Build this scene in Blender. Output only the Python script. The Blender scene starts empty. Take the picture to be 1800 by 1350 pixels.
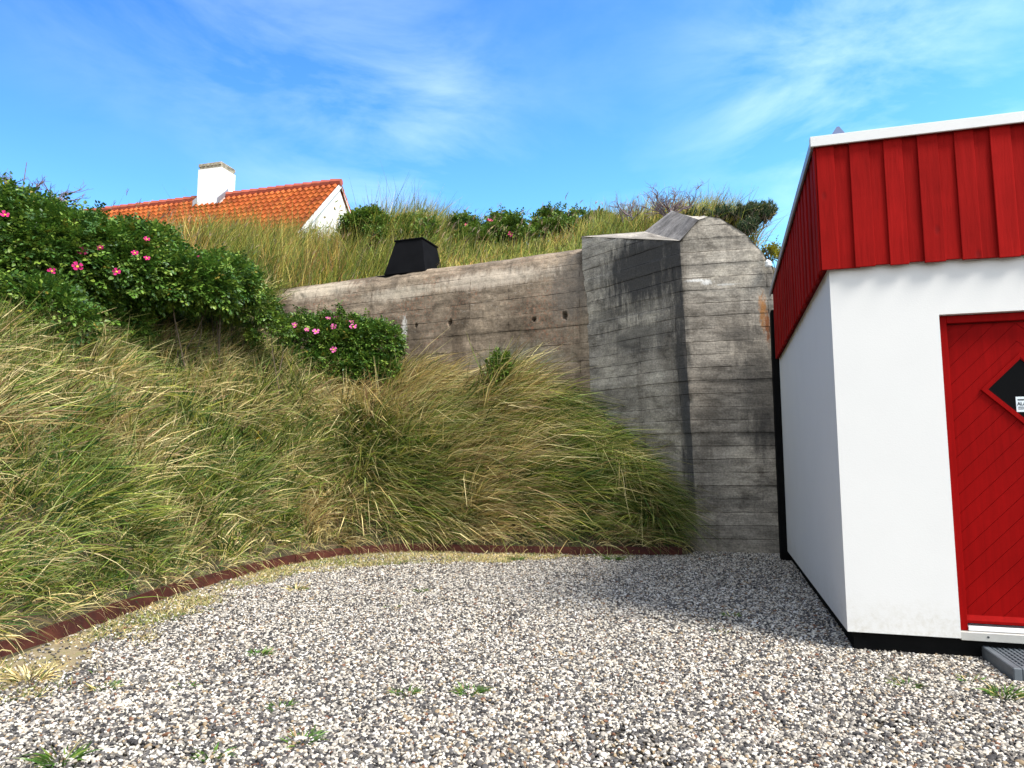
import bpy, math, random
import numpy as np
from mathutils import Vector, Matrix

rng = np.random.default_rng(7)
random.seed(7)
sc = bpy.context.scene
COL = sc.collection

# ------------------------------------------------------------------ camera
F, H0, CAMH = 1240.0, 815.0, 1.4            # focal length and horizon line in photo pixels, eye height in metres
TH = math.atan((H0 - 675.0) / F)
cam_d = bpy.data.cameras.new('camera'); cam = bpy.data.objects.new('camera', cam_d); COL.objects.link(cam)
cam_d.sensor_width = 36.0; cam_d.lens = F / 1800 * 36; cam_d.clip_end = 3000; cam_d.clip_start = 0.05
cam.location = (0, 0, CAMH); cam.rotation_euler = (math.radians(90) + TH, 0, 0)
sc.camera = cam

# ------------------------------------------------------------------ sun and sky
SUN_AZ_X, SUN_AZ_Y, SUN_EL = 0.725, -0.688, math.radians(52)
sun_dir = Vector((SUN_AZ_X * math.cos(SUN_EL), SUN_AZ_Y * math.cos(SUN_EL), math.sin(SUN_EL)))
sl = bpy.data.lights.new('sun', 'SUN'); sl.energy = 4.0; sl.angle = math.radians(19); sl.color = (1.0, 0.955, 0.88)
so = bpy.data.objects.new('sun', sl); COL.objects.link(so)
so.rotation_euler = sun_dir.to_track_quat('Z', 'Y').to_euler(); so.location = (8, -8, 20)
sc.view_settings.view_transform = 'Standard'; sc.view_settings.look = 'None'
sc.view_settings.gamma = 1.0; sc.view_settings.exposure = 0.66

world = bpy.data.worlds.new('World'); sc.world = world; world.use_nodes = True
wn, wl = world.node_tree.nodes, world.node_tree.links
wn.clear()
def N(nodes, t, **kw):
    n = nodes.new(t)
    for k, v in kw.items(): setattr(n, k, v)
    return n
w_out = N(wn, 'ShaderNodeOutputWorld'); w_bg = N(wn, 'ShaderNodeBackground')
w_sky = N(wn, 'ShaderNodeTexSky', sky_type='NISHITA')
w_sky.sun_disc = False; w_sky.sun_elevation = SUN_EL; w_sky.sun_rotation = math.atan2(SUN_AZ_X, SUN_AZ_Y)
w_sky.air_density = 1.0; w_sky.dust_density = 0.2; w_sky.ozone_density = 2.0; w_sky.altitude = 0
w_hs = N(wn, 'ShaderNodeHueSaturation'); w_hs.inputs['Saturation'].default_value = 1.28; w_hs.inputs['Hue'].default_value = 0.492
w_hs.inputs['Value'].default_value = 1.0
wl.new(w_sky.outputs[0], w_hs.inputs['Color'])
w_tc = N(wn, 'ShaderNodeTexCoord')
# thin high cirrus: stretched noise on the sky direction
w_map = N(wn, 'ShaderNodeMapping'); w_map.inputs['Scale'].default_value = (1.6, 1.3, 4.2); w_map.inputs['Location'].default_value = (0.35, 0.1, 0.42)
w_map.inputs['Rotation'].default_value = (0, math.radians(-22), 0)
wl.new(w_tc.outputs['Generated'], w_map.inputs['Vector'])
w_n1 = N(wn, 'ShaderNodeTexNoise'); w_n1.inputs['Scale'].default_value = 2.3; w_n1.inputs['Detail'].default_value = 8; w_n1.inputs['Roughness'].default_value = 0.58
w_n1.inputs['Distortion'].default_value = 0.35
wl.new(w_map.outputs[0], w_n1.inputs['Vector'])
w_r1 = N(wn, 'ShaderNodeValToRGB'); w_r1.color_ramp.elements[0].position = 0.40; w_r1.color_ramp.elements[0].color = (0, 0, 0, 1)
w_r1.color_ramp.elements[1].position = 0.68; w_r1.color_ramp.elements[1].color = (0.20, 0.20, 0.20, 1)
wl.new(w_n1.outputs[0], w_r1.inputs[0])
w_nrm = N(wn, 'ShaderNodeVectorMath', operation='NORMALIZE'); wl.new(w_tc.outputs['Generated'], w_nrm.inputs[0]); w_acc = None
for (cx_, cy_, cz_, lo_, hi_, k_) in ((-0.215, 0.86, 0.455, 0.972, 1.0, 1.0), (-0.13, 0.88, 0.45, 0.982, 1.0, 0.8), (0.46, 0.75, 0.45, 0.968, 1.0, 1.3), (0.36, 0.78, 0.46, 0.975, 1.0, .8), (-0.40, 0.70, 0.57, 0.965, 1.0, 0.9), (0.1, .85, .40, .93, 1.0, .35)):
    d_ = Vector((cx_, cy_, cz_)).normalized(); w_d = N(wn, 'ShaderNodeVectorMath', operation='DOT_PRODUCT'); wl.new(w_nrm.outputs[0], w_d.inputs[0]); w_d.inputs[1].default_value = d_
    w_m = N(wn, 'ShaderNodeMapRange', interpolation_type='SMOOTHSTEP'); wl.new(w_d.outputs['Value'], w_m.inputs[0])
    for i_, v_ in zip((1, 2, 3, 4), (lo_, hi_, 0.0, k_)): w_m.inputs[i_].default_value = v_
    if w_acc is None: w_acc = w_m.outputs[0]
    else:
        w_a = N(wn, 'ShaderNodeMath', operation='ADD'); wl.new(w_acc, w_a.inputs[0]); wl.new(w_m.outputs[0], w_a.inputs[1]); w_acc = w_a.outputs[0]
w_cm = N(wn, 'ShaderNodeMath', operation='MULTIPLY'); w_cm.use_clamp = True; wl.new(w_acc, w_cm.inputs[0]); wl.new(w_r1.outputs[0], w_cm.inputs[1])
w_mix = N(wn, 'ShaderNodeMixRGB'); w_mix.inputs[2].default_value = (4.2, 5.0, 6.0, 1)
wl.new(w_cm.outputs[0], w_mix.inputs[0]); wl.new(w_hs.outputs[0], w_mix.inputs[1])
w_sx = N(wn, 'ShaderNodeSeparateXYZ'); wl.new(w_tc.outputs['Generated'], w_sx.inputs[0])
w_f = N(wn, 'ShaderNodeMapRange'); w_f.interpolation_type = 'SMOOTHSTEP'; wl.new(w_sx.outputs[1], w_f.inputs[0])
for k_, v_ in zip((1, 2, 3, 4), (-0.1, 0.62, 1.5, 1.58)): w_f.inputs[k_].default_value = v_
w_hs2 = N(wn, 'ShaderNodeHueSaturation'); wl.new(w_mix.outputs[0], w_hs2.inputs['Color']); wl.new(w_f.outputs[0], w_hs2.inputs['Value'])
w_s = N(wn, 'ShaderNodeMapRange'); wl.new(w_sx.outputs[1], w_s.inputs[0])
for k_, v_ in zip((1, 2, 3, 4), (0.0, 0.5, 0.30, 1.0)): w_s.inputs[k_].default_value = v_
wl.new(w_s.outputs[0], w_hs2.inputs['Saturation'])
w_t1 = N(wn, 'ShaderNodeMath', operation='MULTIPLY_ADD'); wl.new(w_sx.outputs[0], w_t1.inputs[0]); w_t1.inputs[1].default_value = -0.42; wl.new(w_sx.outputs[2], w_t1.inputs[2])
w_t2 = N(wn, 'ShaderNodeValToRGB'); wl.new(w_t1.outputs[0], w_t2.inputs[0])
w_t2.color_ramp.elements[0].position = 0.12; w_t2.color_ramp.elements[0].color = (1.08, 1.1, 1, 1); w_t2.color_ramp.elements[1].position = 0.72; w_t2.color_ramp.elements[1].color = (0.62, 0.66, 0.97, 1)
w_t3 = N(wn, 'ShaderNodeMixRGB', blend_type='MULTIPLY'); 
w_tf = N(wn, 'ShaderNodeMapRange'); wl.new(w_sx.outputs[1], w_tf.inputs[0]); w_tf.inputs[1].default_value = 0.15; w_tf.inputs[2].default_value = 0.6; wl.new(w_tf.outputs[0], w_t3.inputs[0])
wl.new(w_hs2.outputs[0], w_t3.inputs[1]); wl.new(w_t2.outputs[0], w_t3.inputs[2]); wl.new(w_t3.outputs[0], w_bg.inputs['Color']); w_bg.inputs['Strength'].default_value = 0.15
wl.new(w_bg.outputs[0], w_out.inputs['Surface'])

# ------------------------------------------------------------------ projection helpers (pixels of the 1800x1350 photo -> metres)
CT, ST = math.cos(TH), math.sin(TH)
def ray(u, v):
    a = (u - 900.0) / F; b = (675.0 - v) / F
    return np.array([a, CT - b * ST, ST + b * CT])
def P(u, v, y):
    d = ray(u, v); return np.array([0, 0, CAMH]) + d * (y / d[1])
def G(u, v, z=0.0):
    d = ray(u, v); return np.array([0, 0, CAMH]) + d * ((z - CAMH) / d[2])
def plane_hit(u, v, p0, n):
    d = ray(u, v); o = np.array([0, 0, CAMH]); return o + d * (np.dot(np.array(p0) - o, n) / np.dot(d, n))

# ------------------------------------------------------------------ object helpers
def tag(o, label=None, cat=None, group=None, kind=None):
    if label: o['label'] = label
    if cat: o['category'] = cat
    if group: o['group'] = group
    if kind: o['kind'] = kind
    return o
def empty(name, loc, label, cat, group=None):
    o = bpy.data.objects.new(name, None); COL.objects.link(o); o.location = tuple(float(c) for c in loc)
    o.empty_display_size = 0.1
    return tag(o, label, cat, group)
def link(name, me, parent=None):
    o = bpy.data.objects.new(name, me); COL.objects.link(o)
    if parent is not None:
        o.parent = parent
        p, loc = parent, Vector((0, 0, 0))
        while p is not None:
            loc += p.location if p.type == 'EMPTY' else Vector((0, 0, 0)); p = p.parent
        o.matrix_parent_inverse = Matrix.Translation(-loc)
        if parent.type != 'EMPTY': o.matrix_parent_inverse = Matrix.Identity(4)
    return o
def np_mesh(name, verts, faces, mats, parent=None, smooth=False, tint=None, uv=None, mat_idx=None):
    """faces: list of (k x n) int arrays grouped by n, or python list of tuples"""
    verts = np.asarray(verts, dtype=np.float32)
    me = bpy.data.meshes.new(name)
    if isinstance(faces, list) and faces and isinstance(faces[0], np.ndarray):
        loops = np.concatenate([f.reshape(-1) for f in faces]).astype(np.int32)
        sizes = np.concatenate([np.full(len(f), f.shape[1], dtype=np.int32) for f in faces])
    else:
        loops = np.array([i for f in faces for i in f], dtype=np.int32); sizes = np.array([len(f) for f in faces], dtype=np.int32)
    starts = np.concatenate([[0], np.cumsum(sizes)[:-1]]).astype(np.int32)
    me.vertices.add(len(verts)); me.vertices.foreach_set('co', verts.reshape(-1))
    me.loops.add(len(loops)); me.loops.foreach_set('vertex_index', loops)
    me.polygons.add(len(sizes)); me.polygons.foreach_set('loop_start', starts); me.polygons.foreach_set('loop_total', sizes)
    me.polygons.foreach_set('use_smooth', np.full(len(sizes), bool(smooth)))
    if mat_idx is not None: me.polygons.foreach_set('material_index', np.asarray(mat_idx, dtype=np.int32))
    for m in (mats if isinstance(mats, (list, tuple)) else [mats]): me.materials.append(m)
    if tint is not None:
        at = me.attributes.new('tint', 'FLOAT_COLOR', 'POINT')
        c = np.ones((len(verts), 4), dtype=np.float32); c[:, :3] = tint; at.data.foreach_set('color', c.reshape(-1))
    if uv is not None:
        ul = me.uv_layers.new(name='UVMap'); ul.data.foreach_set('uv', np.asarray(uv, dtype=np.float32)[loops].reshape(-1))
    me.update(); me.validate()
    return link(name, me, parent)

class MB:
    """collects boxes, prisms and tubes into one mesh; xf maps local coordinates to world"""
    def __init__(self, xf=None): self.v, self.f, self.m, self.xf = [], [], [], xf
    def add(self, vs, fs, mi=0):
        k = len(self.v)
        self.v += [tuple(self.xf(*p)) if self.xf else tuple(p) for p in vs]
        self.f += [tuple(i + k for i in f) for f in fs]; self.m += [mi] * len(fs)
        return self
    def box(self, a0, a1, b0, b1, c0, c1, mi=0, bev=0.0):
        if bev <= 0:
            vs = [(a, b, c) for c in (c0, c1) for b in (b0, b1) for a in (a0, a1)]
            return self.add(vs, [(0, 2, 3, 1), (4, 5, 7, 6), (0, 1, 5, 4), (1, 3, 7, 5), (3, 2, 6, 7), (2, 0, 4, 6)], mi)
        e = bev; vs = []; fs = []                     # chamfered box: 24 verts
        idx = {}
        for sx in (0, 1):
            for sy in (0, 1):
                for sz in (0, 1):
                    x, y, z = (a0, a1)[sx], (b0, b1)[sy], (c0, c1)[sz]
                    dx, dy, dz = (e, -e)[sx], (e, -e)[sy], (e, -e)[sz]
                    idx[(sx, sy, sz, 0)] = len(vs); vs.append((x, y + dy, z + dz))
                    idx[(sx, sy, sz, 1)] = len(vs); vs.append((x + dx, y, z + dz))
                    idx[(sx, sy, sz, 2)] = len(vs); vs.append((x + dx, y + dy, z))
        q = [(0, 0), (1, 0), (1, 1), (0, 1)]
        for s in (0, 1):
            fs.append(tuple(idx[(s, i, j, 0)] for i, j in q)); fs.append(tuple(idx[(i, s, j, 1)] for i, j in q)); fs.append(tuple(idx[(i, j, s, 2)] for i, j in q))
        for i in (0, 1):
            for j in (0, 1):
                fs.append((idx[(i, j, 0, 0)], idx[(i, j, 1, 0)], idx[(i, j, 1, 1)], idx[(i, j, 0, 1)]))
                fs.append((idx[(i, 0, j, 0)], idx[(i, 1, j, 0)], idx[(i, 1, j, 2)], idx[(i, 0, j, 2)]))
                fs.append((idx[(0, i, j, 1)], idx[(1, i, j, 1)], idx[(1, i, j, 2)], idx[(0, i, j, 2)]))
        for k in [(a, b, c) for a in (0, 1) for b in (0, 1) for c in (0, 1)]: fs.append(tuple(idx[k + (t,)] for t in (0, 1, 2)))
        return self.add(vs, fs, mi)
    def tube(self, pts, r, n=6, mi=0, cap=True):
        pts = [Vector(p) for p in pts]; rs = r if isinstance(r, (list, tuple)) else [r] * len(pts)
        vs, fs = [], []
        t0 = (pts[1] - pts[0]).normalized(); up = Vector((0, 0, 1)) if abs(t0.z) < 0.9 else Vector((1, 0, 0))
        x = t0.cross(up).normalized()
        for i, p in enumerate(pts):
            t = (pts[min(i + 1, len(pts) - 1)] - pts[max(i - 1, 0)]).normalized()
            x = (x - t * x.dot(t)).normalized(); y = t.cross(x)
            for k in range(n):
                a = 2 * math.pi * k / n; vs.append(tuple(p + (x * math.cos(a) + y * math.sin(a)) * rs[i]))
        for i in range(len(pts) - 1):
            for k in range(n): fs.append((i * n + k, i * n + (k + 1) % n, (i + 1) * n + (k + 1) % n, (i + 1) * n + k))
        if cap: fs.append(tuple(range(n))[::-1]); fs.append(tuple((len(pts) - 1) * n + k for k in range(n)))
        return self.add(vs, fs, mi)
    def build(self, name, mats, parent=None, smooth=False):
        o = np_mesh(name, np.array(self.v), self.f, mats, parent, smooth, mat_idx=self.m)
        import bmesh
        bm = bmesh.new(); bm.from_mesh(o.data); bmesh.ops.recalc_face_normals(bm, faces=bm.faces); bm.to_mesh(o.data); bm.free()
        return o

def vnoise(x, y, scale, seed=0):
    r = np.random.default_rng(seed + 1000); g = r.random((64, 64))
    fx, fy = np.asarray(x) / scale + 17.3, np.asarray(y) / scale + 5.1
    ix, iy = np.floor(fx).astype(int), np.floor(fy).astype(int); tx, ty = fx - ix, fy - iy
    tx = tx * tx * (3 - 2 * tx); ty = ty * ty * (3 - 2 * ty)
    a = g[ix % 64, iy % 64]; b = g[(ix + 1) % 64, iy % 64]; c = g[ix % 64, (iy + 1) % 64]; d = g[(ix + 1) % 64, (iy + 1) % 64]
    return (a * (1 - tx) + b * tx) * (1 - ty) + (c * (1 - tx) + d * tx) * ty
def fbm(x, y, scale, seed=0):
    return 0.55 * vnoise(x, y, scale, seed) + 0.3 * vnoise(x, y, scale * .45, seed + 1) + 0.15 * vnoise(x, y, scale * .2, seed + 2)
def smooth01(t): t = np.clip(t, 0, 1); return t * t * (3 - 2 * t)

# ------------------------------------------------------------------ materials
def new_mat(name):
    m = bpy.data.materials.new(name); m.use_nodes = True
    n, l = m.node_tree.nodes, m.node_tree.links
    b = n['Principled BSDF']; b.inputs['Specular IOR Level'].default_value = 0.3
    return m, n, l, b
def ramp(n, l, src, stops, interp='LINEAR'):
    r = N(n, 'ShaderNodeValToRGB'); cr = r.color_ramp; cr.interpolation = interp
    while len(cr.elements) < len(stops): cr.elements.new(0.5)
    for e, (p, c) in zip(cr.elements, stops):
        e.position = p; e.color = (c, c, c, 1) if isinstance(c, (int, float)) else (*c, 1)
    l.new(src, r.inputs[0]); return r.outputs[0]
def noise(n, l, vec, scale, detail=4, rough=0.55, dist=0.0):
    t = N(n, 'ShaderNodeTexNoise'); t.inputs['Scale'].default_value = scale; t.inputs['Detail'].default_value = detail
    t.inputs['Roughness'].default_value = rough; t.inputs['Distortion'].default_value = dist
    if vec is not None: l.new(vec, t.inputs['Vector'])
    return t.outputs[0]
def mix(n, l, mode, fac, a, b):
    m = N(n, 'ShaderNodeMixRGB', blend_type=mode)
    for i, s in ((0, fac), (1, a), (2, b)):
        if isinstance(s, (int, float)): m.inputs[i].default_value = s if i == 0 else (s, s, s, 1)
        elif isinstance(s, tuple): m.inputs[i].default_value = (*s, 1)
        else: l.new(s, m.inputs[i])
    return m.outputs[0]
def mth(n, l, op, a, b=None, clamp=False):
    m = N(n, 'ShaderNodeMath', operation=op); m.use_clamp = clamp
    for i, s in ((0, a), (1, b)):
        if s is None: continue
        if isinstance(s, (int, float)): m.inputs[i].default_value = s
        else: l.new(s, m.inputs[i])
    return m.outputs[0]
def scaled(n, l, vec, s):
    m = N(n, 'ShaderNodeMapping'); m.inputs['Scale'].default_value = s; l.new(vec, m.inputs['Vector']); return m.outputs[0]
def bump(n, l, b, h, strength, dist=0.01):
    k = N(n, 'ShaderNodeBump'); k.inputs['Strength'].default_value = strength; k.inputs['Distance'].default_value = dist
    l.new(h, k.inputs['Height']); l.new(k.outputs[0], b.inputs['Normal'])
def plain(name, col, rough=0.6, var=0.12, scale=6.0, bstr=0.15, bdist=0.004, metallic=0.0, spec=0.3, bscale=None):
    m, n, l, b = new_mat(name)
    tc = N(n, 'ShaderNodeTexCoord').outputs['Object']
    f = noise(n, l, tc, scale, 5)
    c = mix(n, l, 'MULTIPLY', 1.0, col, ramp(n, l, f, [(0.25, 1 - var), (0.75, 1 + var)]))
    l.new(c, b.inputs['Base Color']); b.inputs['Roughness'].default_value = rough; b.inputs['Metallic'].default_value = metallic
    b.inputs['Specular IOR Level'].default_value = spec
    if bstr: bump(n, l, b, noise(n, l, tc, bscale or scale * 8, 4), bstr, bdist)
    return m
def tinted(name, rough=0.55, trans=0.25, spec=0.25):
    """plant matter: colour from the mesh's own per-leaf tint"""
    m, n, l, b = new_mat(name)
    a = N(n, 'ShaderNodeAttribute', attribute_name='tint').outputs['Color']
    l.new(a, b.inputs['Base Color']); b.inputs['Roughness'].default_value = rough; b.inputs['Specular IOR Level'].default_value = spec
    t = N(n, 'ShaderNodeBsdfTranslucent'); l.new(a, t.inputs['Color'])
    mx = N(n, 'ShaderNodeMixShader'); mx.inputs[0].default_value = trans
    l.new(b.outputs[0], mx.inputs[1]); l.new(t.outputs[0], mx.inputs[2]); l.new(mx.outputs[0], n['Material Output'].inputs['Surface'])
    return m

def concrete(name, base=(0.30, 0.285, 0.255), row=0.21, seed=0.0, spots=(), streak=0.5, speck=0.25, lichen=0.0, dark=0.5, boards=0.16):
    m, n, l, b = new_mat(name)
    uv = N(n, 'ShaderNodeUVMap').outputs[0]
    add = N(n, 'ShaderNodeVectorMath', operation='ADD'); add.inputs[1].default_value = (seed * 3.7, 0, seed); l.new(uv, add.inputs[0]); v3 = add.outputs[0]
    # board courses, slightly wavering
    wob = noise(n, l, v3, 0.9, 3); sep = N(n, 'ShaderNodeSeparateXYZ'); l.new(uv, sep.inputs[0])
    vv = mth(n, l, 'ADD', sep.outputs[1], mth(n, l, 'MULTIPLY', mth(n, l, 'SUBTRACT', wob, 0.5), 0.055))
    cmb = N(n, 'ShaderNodeCombineXYZ'); l.new(sep.outputs[0], cmb.inputs[0]); l.new(vv, cmb.inputs[1])
    br = N(n, 'ShaderNodeTexBrick'); l.new(cmb.outputs[0], br.inputs['Vector']); br.offset = 0.37; br.offset_frequency = 2
    br.inputs['Scale'].default_value = 1.0; br.inputs['Brick Width'].default_value = 2.3; br.inputs['Row Height'].default_value = row
    br.inputs['Mortar Size'].default_value = 0.0065; br.inputs['Mortar Smooth'].default_value = 0.35; br.inputs['Bias'].default_value = 0.0
    br.inputs['Color1'].default_value = (0.0, 0.0, 0.0, 1); br.inputs['Color2'].default_value = (1, 1, 1, 1); br.inputs['Mortar'].default_value = (0.3, 0.3, 0.3, 1)
    seam_n = ramp(n, l, noise(n, l, scaled(n, l, v3, (1.4, 5, 1)), 1.6, 4), [(0.40, 0.05), (0.58, 1.0)])
    seam = mth(n, l, 'MULTIPLY', br.outputs['Fac'], seam_n)
    big = noise(n, l, v3, 0.75, 6, 0.62, 0.4); mid = noise(n, l, scaled(n, l, v3, (1.0, 2.6, 1)), 2.6, 6, 0.65); fine = noise(n, l, v3, 34, 5, 0.7)
    grain = noise(n, l, scaled(n, l, v3, (2.0, 45, 1)), 1.8, 4, 0.6)
    c = mix(n, l, 'MULTIPLY', 1.0, base, ramp(n, l, big, [(0.30, (0.50, 0.48, 0.46)), (0.5, (0.95, 0.95, 0.95)), (0.70, (1.42, 1.41, 1.36))]))
    c = mix(n, l, 'MULTIPLY', 1.0, c, ramp(n, l, br.outputs['Color'], [(0.0, 1 - boards), (1.0, 1 + boards)]))
    c = mix(n, l, 'MULTIPLY', 1.0, c, ramp(n, l, mid, [(0.32, 0.62), (0.68, 1.34)]))
    c = mix(n, l, 'MULTIPLY', 1.0, c, ramp(n, l, fine, [(0.3, 0.62), (0.7, 1.35)]))
    c = mix(n, l, 'MULTIPLY', 0.6, c, ramp(n, l, grain, [(0.3, 0.66), (0.7, 1.3)]))
    # weathering runs
    st = noise(n, l, scaled(n, l, v3, (3.4, 0.22, 1)), 1.0, 5, 0.6, 0.25)
    sm = mth(n, l, 'MULTIPLY', ramp(n, l, st, [(0.52, 0.0), (0.7, 1.0)]), ramp(n, l, mid, [(0.3, 0.4), (0.6, 1.0)]))
    c = mix(n, l, 'MIX', mth(n, l, 'MULTIPLY', sm, streak), c, mix(n, l, 'MULTIPLY', 1.0, c, (0.32, 0.30, 0.29)))
    dk = ramp(n, l, noise(n, l, scaled(n, l, v3, (1, 1.9, 1)), 1.7, 9, 0.72, 0.5), [(0.52, 0.0), (0.67, 1.0)])
    c = mix(n, l, 'MIX', mth(n, l, 'MULTIPLY', dk, dark), c, mix(n, l, 'MULTIPLY', 1.0, c, (0.36, 0.345, 0.335)))
    # pale lime specks
    pl = noise(n, l, scaled(n, l, v3, (1, 2.2, 1)), 15, 6, 0.72)
    pm = mth(n, l, 'MULTIPLY', ramp(n, l, pl, [(0.60, 0.0), (0.70, 1.0)]), ramp(n, l, noise(n, l, v3, 1.3, 4), [(0.42, 0.0), (0.62, 1.0)]))
    c = mix(n, l, 'MIX', mth(n, l, 'MULTIPLY', pm, speck), c, (0.62, 0.58, 0.52))
    if lichen:
        lm = mth(n, l, 'MULTIPLY', ramp(n, l, noise(n, l, v3, 20, 5, 0.7), [(0.52, 0.0), (0.62, 1.0)]), ramp(n, l, noise(n, l, v3, 0.9, 3), [(0.5, 0.0), (0.65, 1.0)]))
        c = mix(n, l, 'MIX', mth(n, l, 'MULTIPLY', lm, lichen), c, (0.30, 0.13, 0.075))
    edge = noise(n, l, scaled(n, l, v3, (5, 1.2, 1)), 2.2, 6, 0.7); edge2 = noise(n, l, scaled(n, l, v3, (16, 5, 1)), 2.2, 6, 0.75)
    for (u0, v0, ru, rv, col, s) in spots:              # patches with a place of their own: stains, the wall top's painted sunlight
        mp = N(n, 'ShaderNodeMapping', vector_type='POINT'); mp.inputs['Location'].default_value = (-u0 / ru, -v0 / rv, 0); mp.inputs['Scale'].default_value = (1 / ru, 1 / rv, 0)
        l.new(uv, mp.inputs['Vector']); ln = N(n, 'ShaderNodeVectorMath', operation='LENGTH'); l.new(mp.outputs[0], ln.inputs[0])
        d = mth(n, l, 'ADD', ln.outputs['Value'], mth(n, l, 'MULTIPLY', mth(n, l, 'SUBTRACT', edge if min(ru, rv) > .12 else edge2, 0.5), 1.5 if min(ru, rv) > .12 else 2.6))
        k = mth(n, l, 'MULTIPLY', ramp(n, l, d, [(0.45, 1.0), (1.0, 0.0)]), s)
        if name == 'board_marked_concrete': k = mth(n, l, 'MULTIPLY', k, mth(n, l, 'LESS_THAN' if u0 < 2.5 else 'GREATER_THAN', sep.outputs[0], 2.495 if u0 < 2.5 else 2.505))   # the wings were cast apart: stains stop at the corner
        c = mix(n, l, 'MIX', k, c, mix(n, l, 'MULTIPLY', 0.55, col, ramp(n, l, fine, [(0.3, 0.6), (0.7, 1.4)])))
    c = mix(n, l, 'MIX', mth(n, l, 'MULTIPLY', seam, 0.9), c, mix(n, l, 'MULTIPLY', 1.0, c, (0.22, 0.2, 0.19)))
    l.new(c, b.inputs['Base Color']); b.inputs['Roughness'].default_value = 0.92; b.inputs['Specular IOR Level'].default_value = 0.15
    h = mth(n, l, 'ADD', mth(n, l, 'MULTIPLY', br.outputs['Color'], 0.45), mth(n, l, 'MULTIPLY', fine, 0.28))
    h = mth(n, l, 'ADD', h, mth(n, l, 'MULTIPLY', grain, 0.28)); h = mth(n, l, 'SUBTRACT', h, mth(n, l, 'MULTIPLY', seam, 1.1))
    bump(n, l, b, h, 0.85, 0.016)
    return m

M = {}
M['grass'] = tinted('grass_blade', 0.5, 0.20, 0.3)
M['leaf'] = tinted('rose_leaf', 0.42, 0.18, 0.4)
M['petal'] = tinted('petal', 0.6, 0.3, 0.2)
M['twig'] = plain('bare_twig', (0.17, 0.13, 0.14), 0.85, 0.3, 12)
M['stem'] = plain('woody_stem', (0.10, 0.075, 0.05), 0.85, 0.3, 12)
M['white_wall'] = plain('white_render', (0.64, 0.635, 0.62), 0.85, 0.018, 2.2, 0.25, 0.003, bscale=90)
M['fascia'] = plain('white_fascia', (0.62, 0.62, 0.61), 0.5, 0.03, 3, 0.05)
M['black'] = plain('black_plinth', (0.006, 0.006, 0.006), 0.85, 0.3, 5, spec=0.05)
M['box_black'] = plain('black_box_metal', (0.006, 0.006, 0.007), 0.8, 0.25, 4, 0.2, spec=0.05)
M['alu'] = plain('sill_metal', (0.46, 0.45, 0.42), 0.45, 0.12, 9, 0.1, metallic=0.3)
M['alu_light'] = plain('threshold_metal', (0.72, 0.72, 0.73), 0.4, 0.06, 9, 0.05, metallic=0.2)
M['tray'] = plain('grey_plastic', (0.10, 0.115, 0.13), 0.55, 0.15, 8, 0.1)
M['tray_dark'] = plain('grating_pit', (0.018, 0.02, 0.022), 0.8, 0.2, 8, 0.1)
M['roof_felt'] = plain('roof_felt', (0.10, 0.10, 0.11), 0.9, 0.2, 5, 0.3)
M['vent_blue'] = plain('roof_vent_metal', (0.13, 0.17, 0.30), 0.5, 0.1, 5, 0.1)
M['zinc'] = plain('zinc_flashing', (0.30, 0.32, 0.36), 0.45, 0.1, 6, 0.1, metallic=0.5)
M['sticker'] = plain('sticker_paper', (0.62, 0.68, 0.72), 0.5, 0.03, 20, 0)
M['ink'] = plain('sticker_ink', (0.03, 0.035, 0.04), 0.6, 0.1, 20, 0)
M['post_wood'] = plain('weathered_wood', (0.22, 0.17, 0.13), 0.9, 0.35, 14, 0.4)
M['cable'] = plain('black_cable', (0.012, 0.012, 0.012), 0.5, 0.1, 10, 0)
M['ceramic'] = plain('white_ceramic', (0.75, 0.74, 0.72), 0.3, 0.1, 20, 0.1, spec=0.5)
M['strip'] = plain('pale_metal_strip', (0.50, 0.51, 0.52), 0.6, 0.3, 14, 0.2)

def red_paint(name, col, rough, knots):
    m, n, l, b = new_mat(name)
    tc = N(n, 'ShaderNodeTexCoord').outputs['Object']
    g = noise(n, l, scaled(n, l, tc, (14, 14, 0.9)), 2.2, 5, 0.6, 0.6)
    big = noise(n, l, tc, 1.7, 4)
    c = mix(n, l, 'MULTIPLY', 1.0, col, ramp(n, l, big, [(0.3, 0.86), (0.7, 1.12)]))
    c = mix(n, l, 'MULTIPLY', 1.0, c, ramp(n, l, g, [(0.3, 0.86), (0.7, 1.1)]))
    if knots:
        at = N(n, 'ShaderNodeAttribute', attribute_name='tint').outputs['Color']
        c = mix(n, l, 'MULTIPLY', 1.0, c, at)
        vo = N(n, 'ShaderNodeTexVoronoi'); vo.inputs['Scale'].default_value = 1.0; l.new(scaled(n, l, tc, (5.2, 5.2, 2.6)), vo.inputs['Vector'])
        kf = ramp(n, l, vo.outputs['Distance'], [(0.05, 1.0), (0.13, 0.0)])
        c = mix(n, l, 'MIX', mth(n, l, 'MULTIPLY', kf, 0.55), c, (0.12, 0.008, 0.008))
        ch = ramp(n, l, noise(n, l, scaled(n, l, tc, (40, 40, 6)), 1.4, 5, 0.7), [(0.70, 0.0), (0.76, 1.0)])
        c = mix(n, l, 'MIX', mth(n, l, 'MULTIPLY', ch, 0.2), c, (0.45, 0.1, 0.08))
        bump(n, l, b, mth(n, l, 'SUBTRACT', g, mth(n, l, 'MULTIPLY', kf, 0.6)), 0.55, 0.006)
    else:
        bump(n, l, b, g, 0.06, 0.002)
    l.new(c, b.inputs['Base Color']); b.inputs['Roughness'].default_value = rough; b.inputs['Specular IOR Level'].default_value = 0.03
    return m
M['red_board'] = red_paint('red_board_paint', (0.245, 0.007, 0.006), 0.7, True)
M['red_door'] = red_paint('red_door_paint', (0.22, 0.003, 0.003), 0.5, False)

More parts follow.
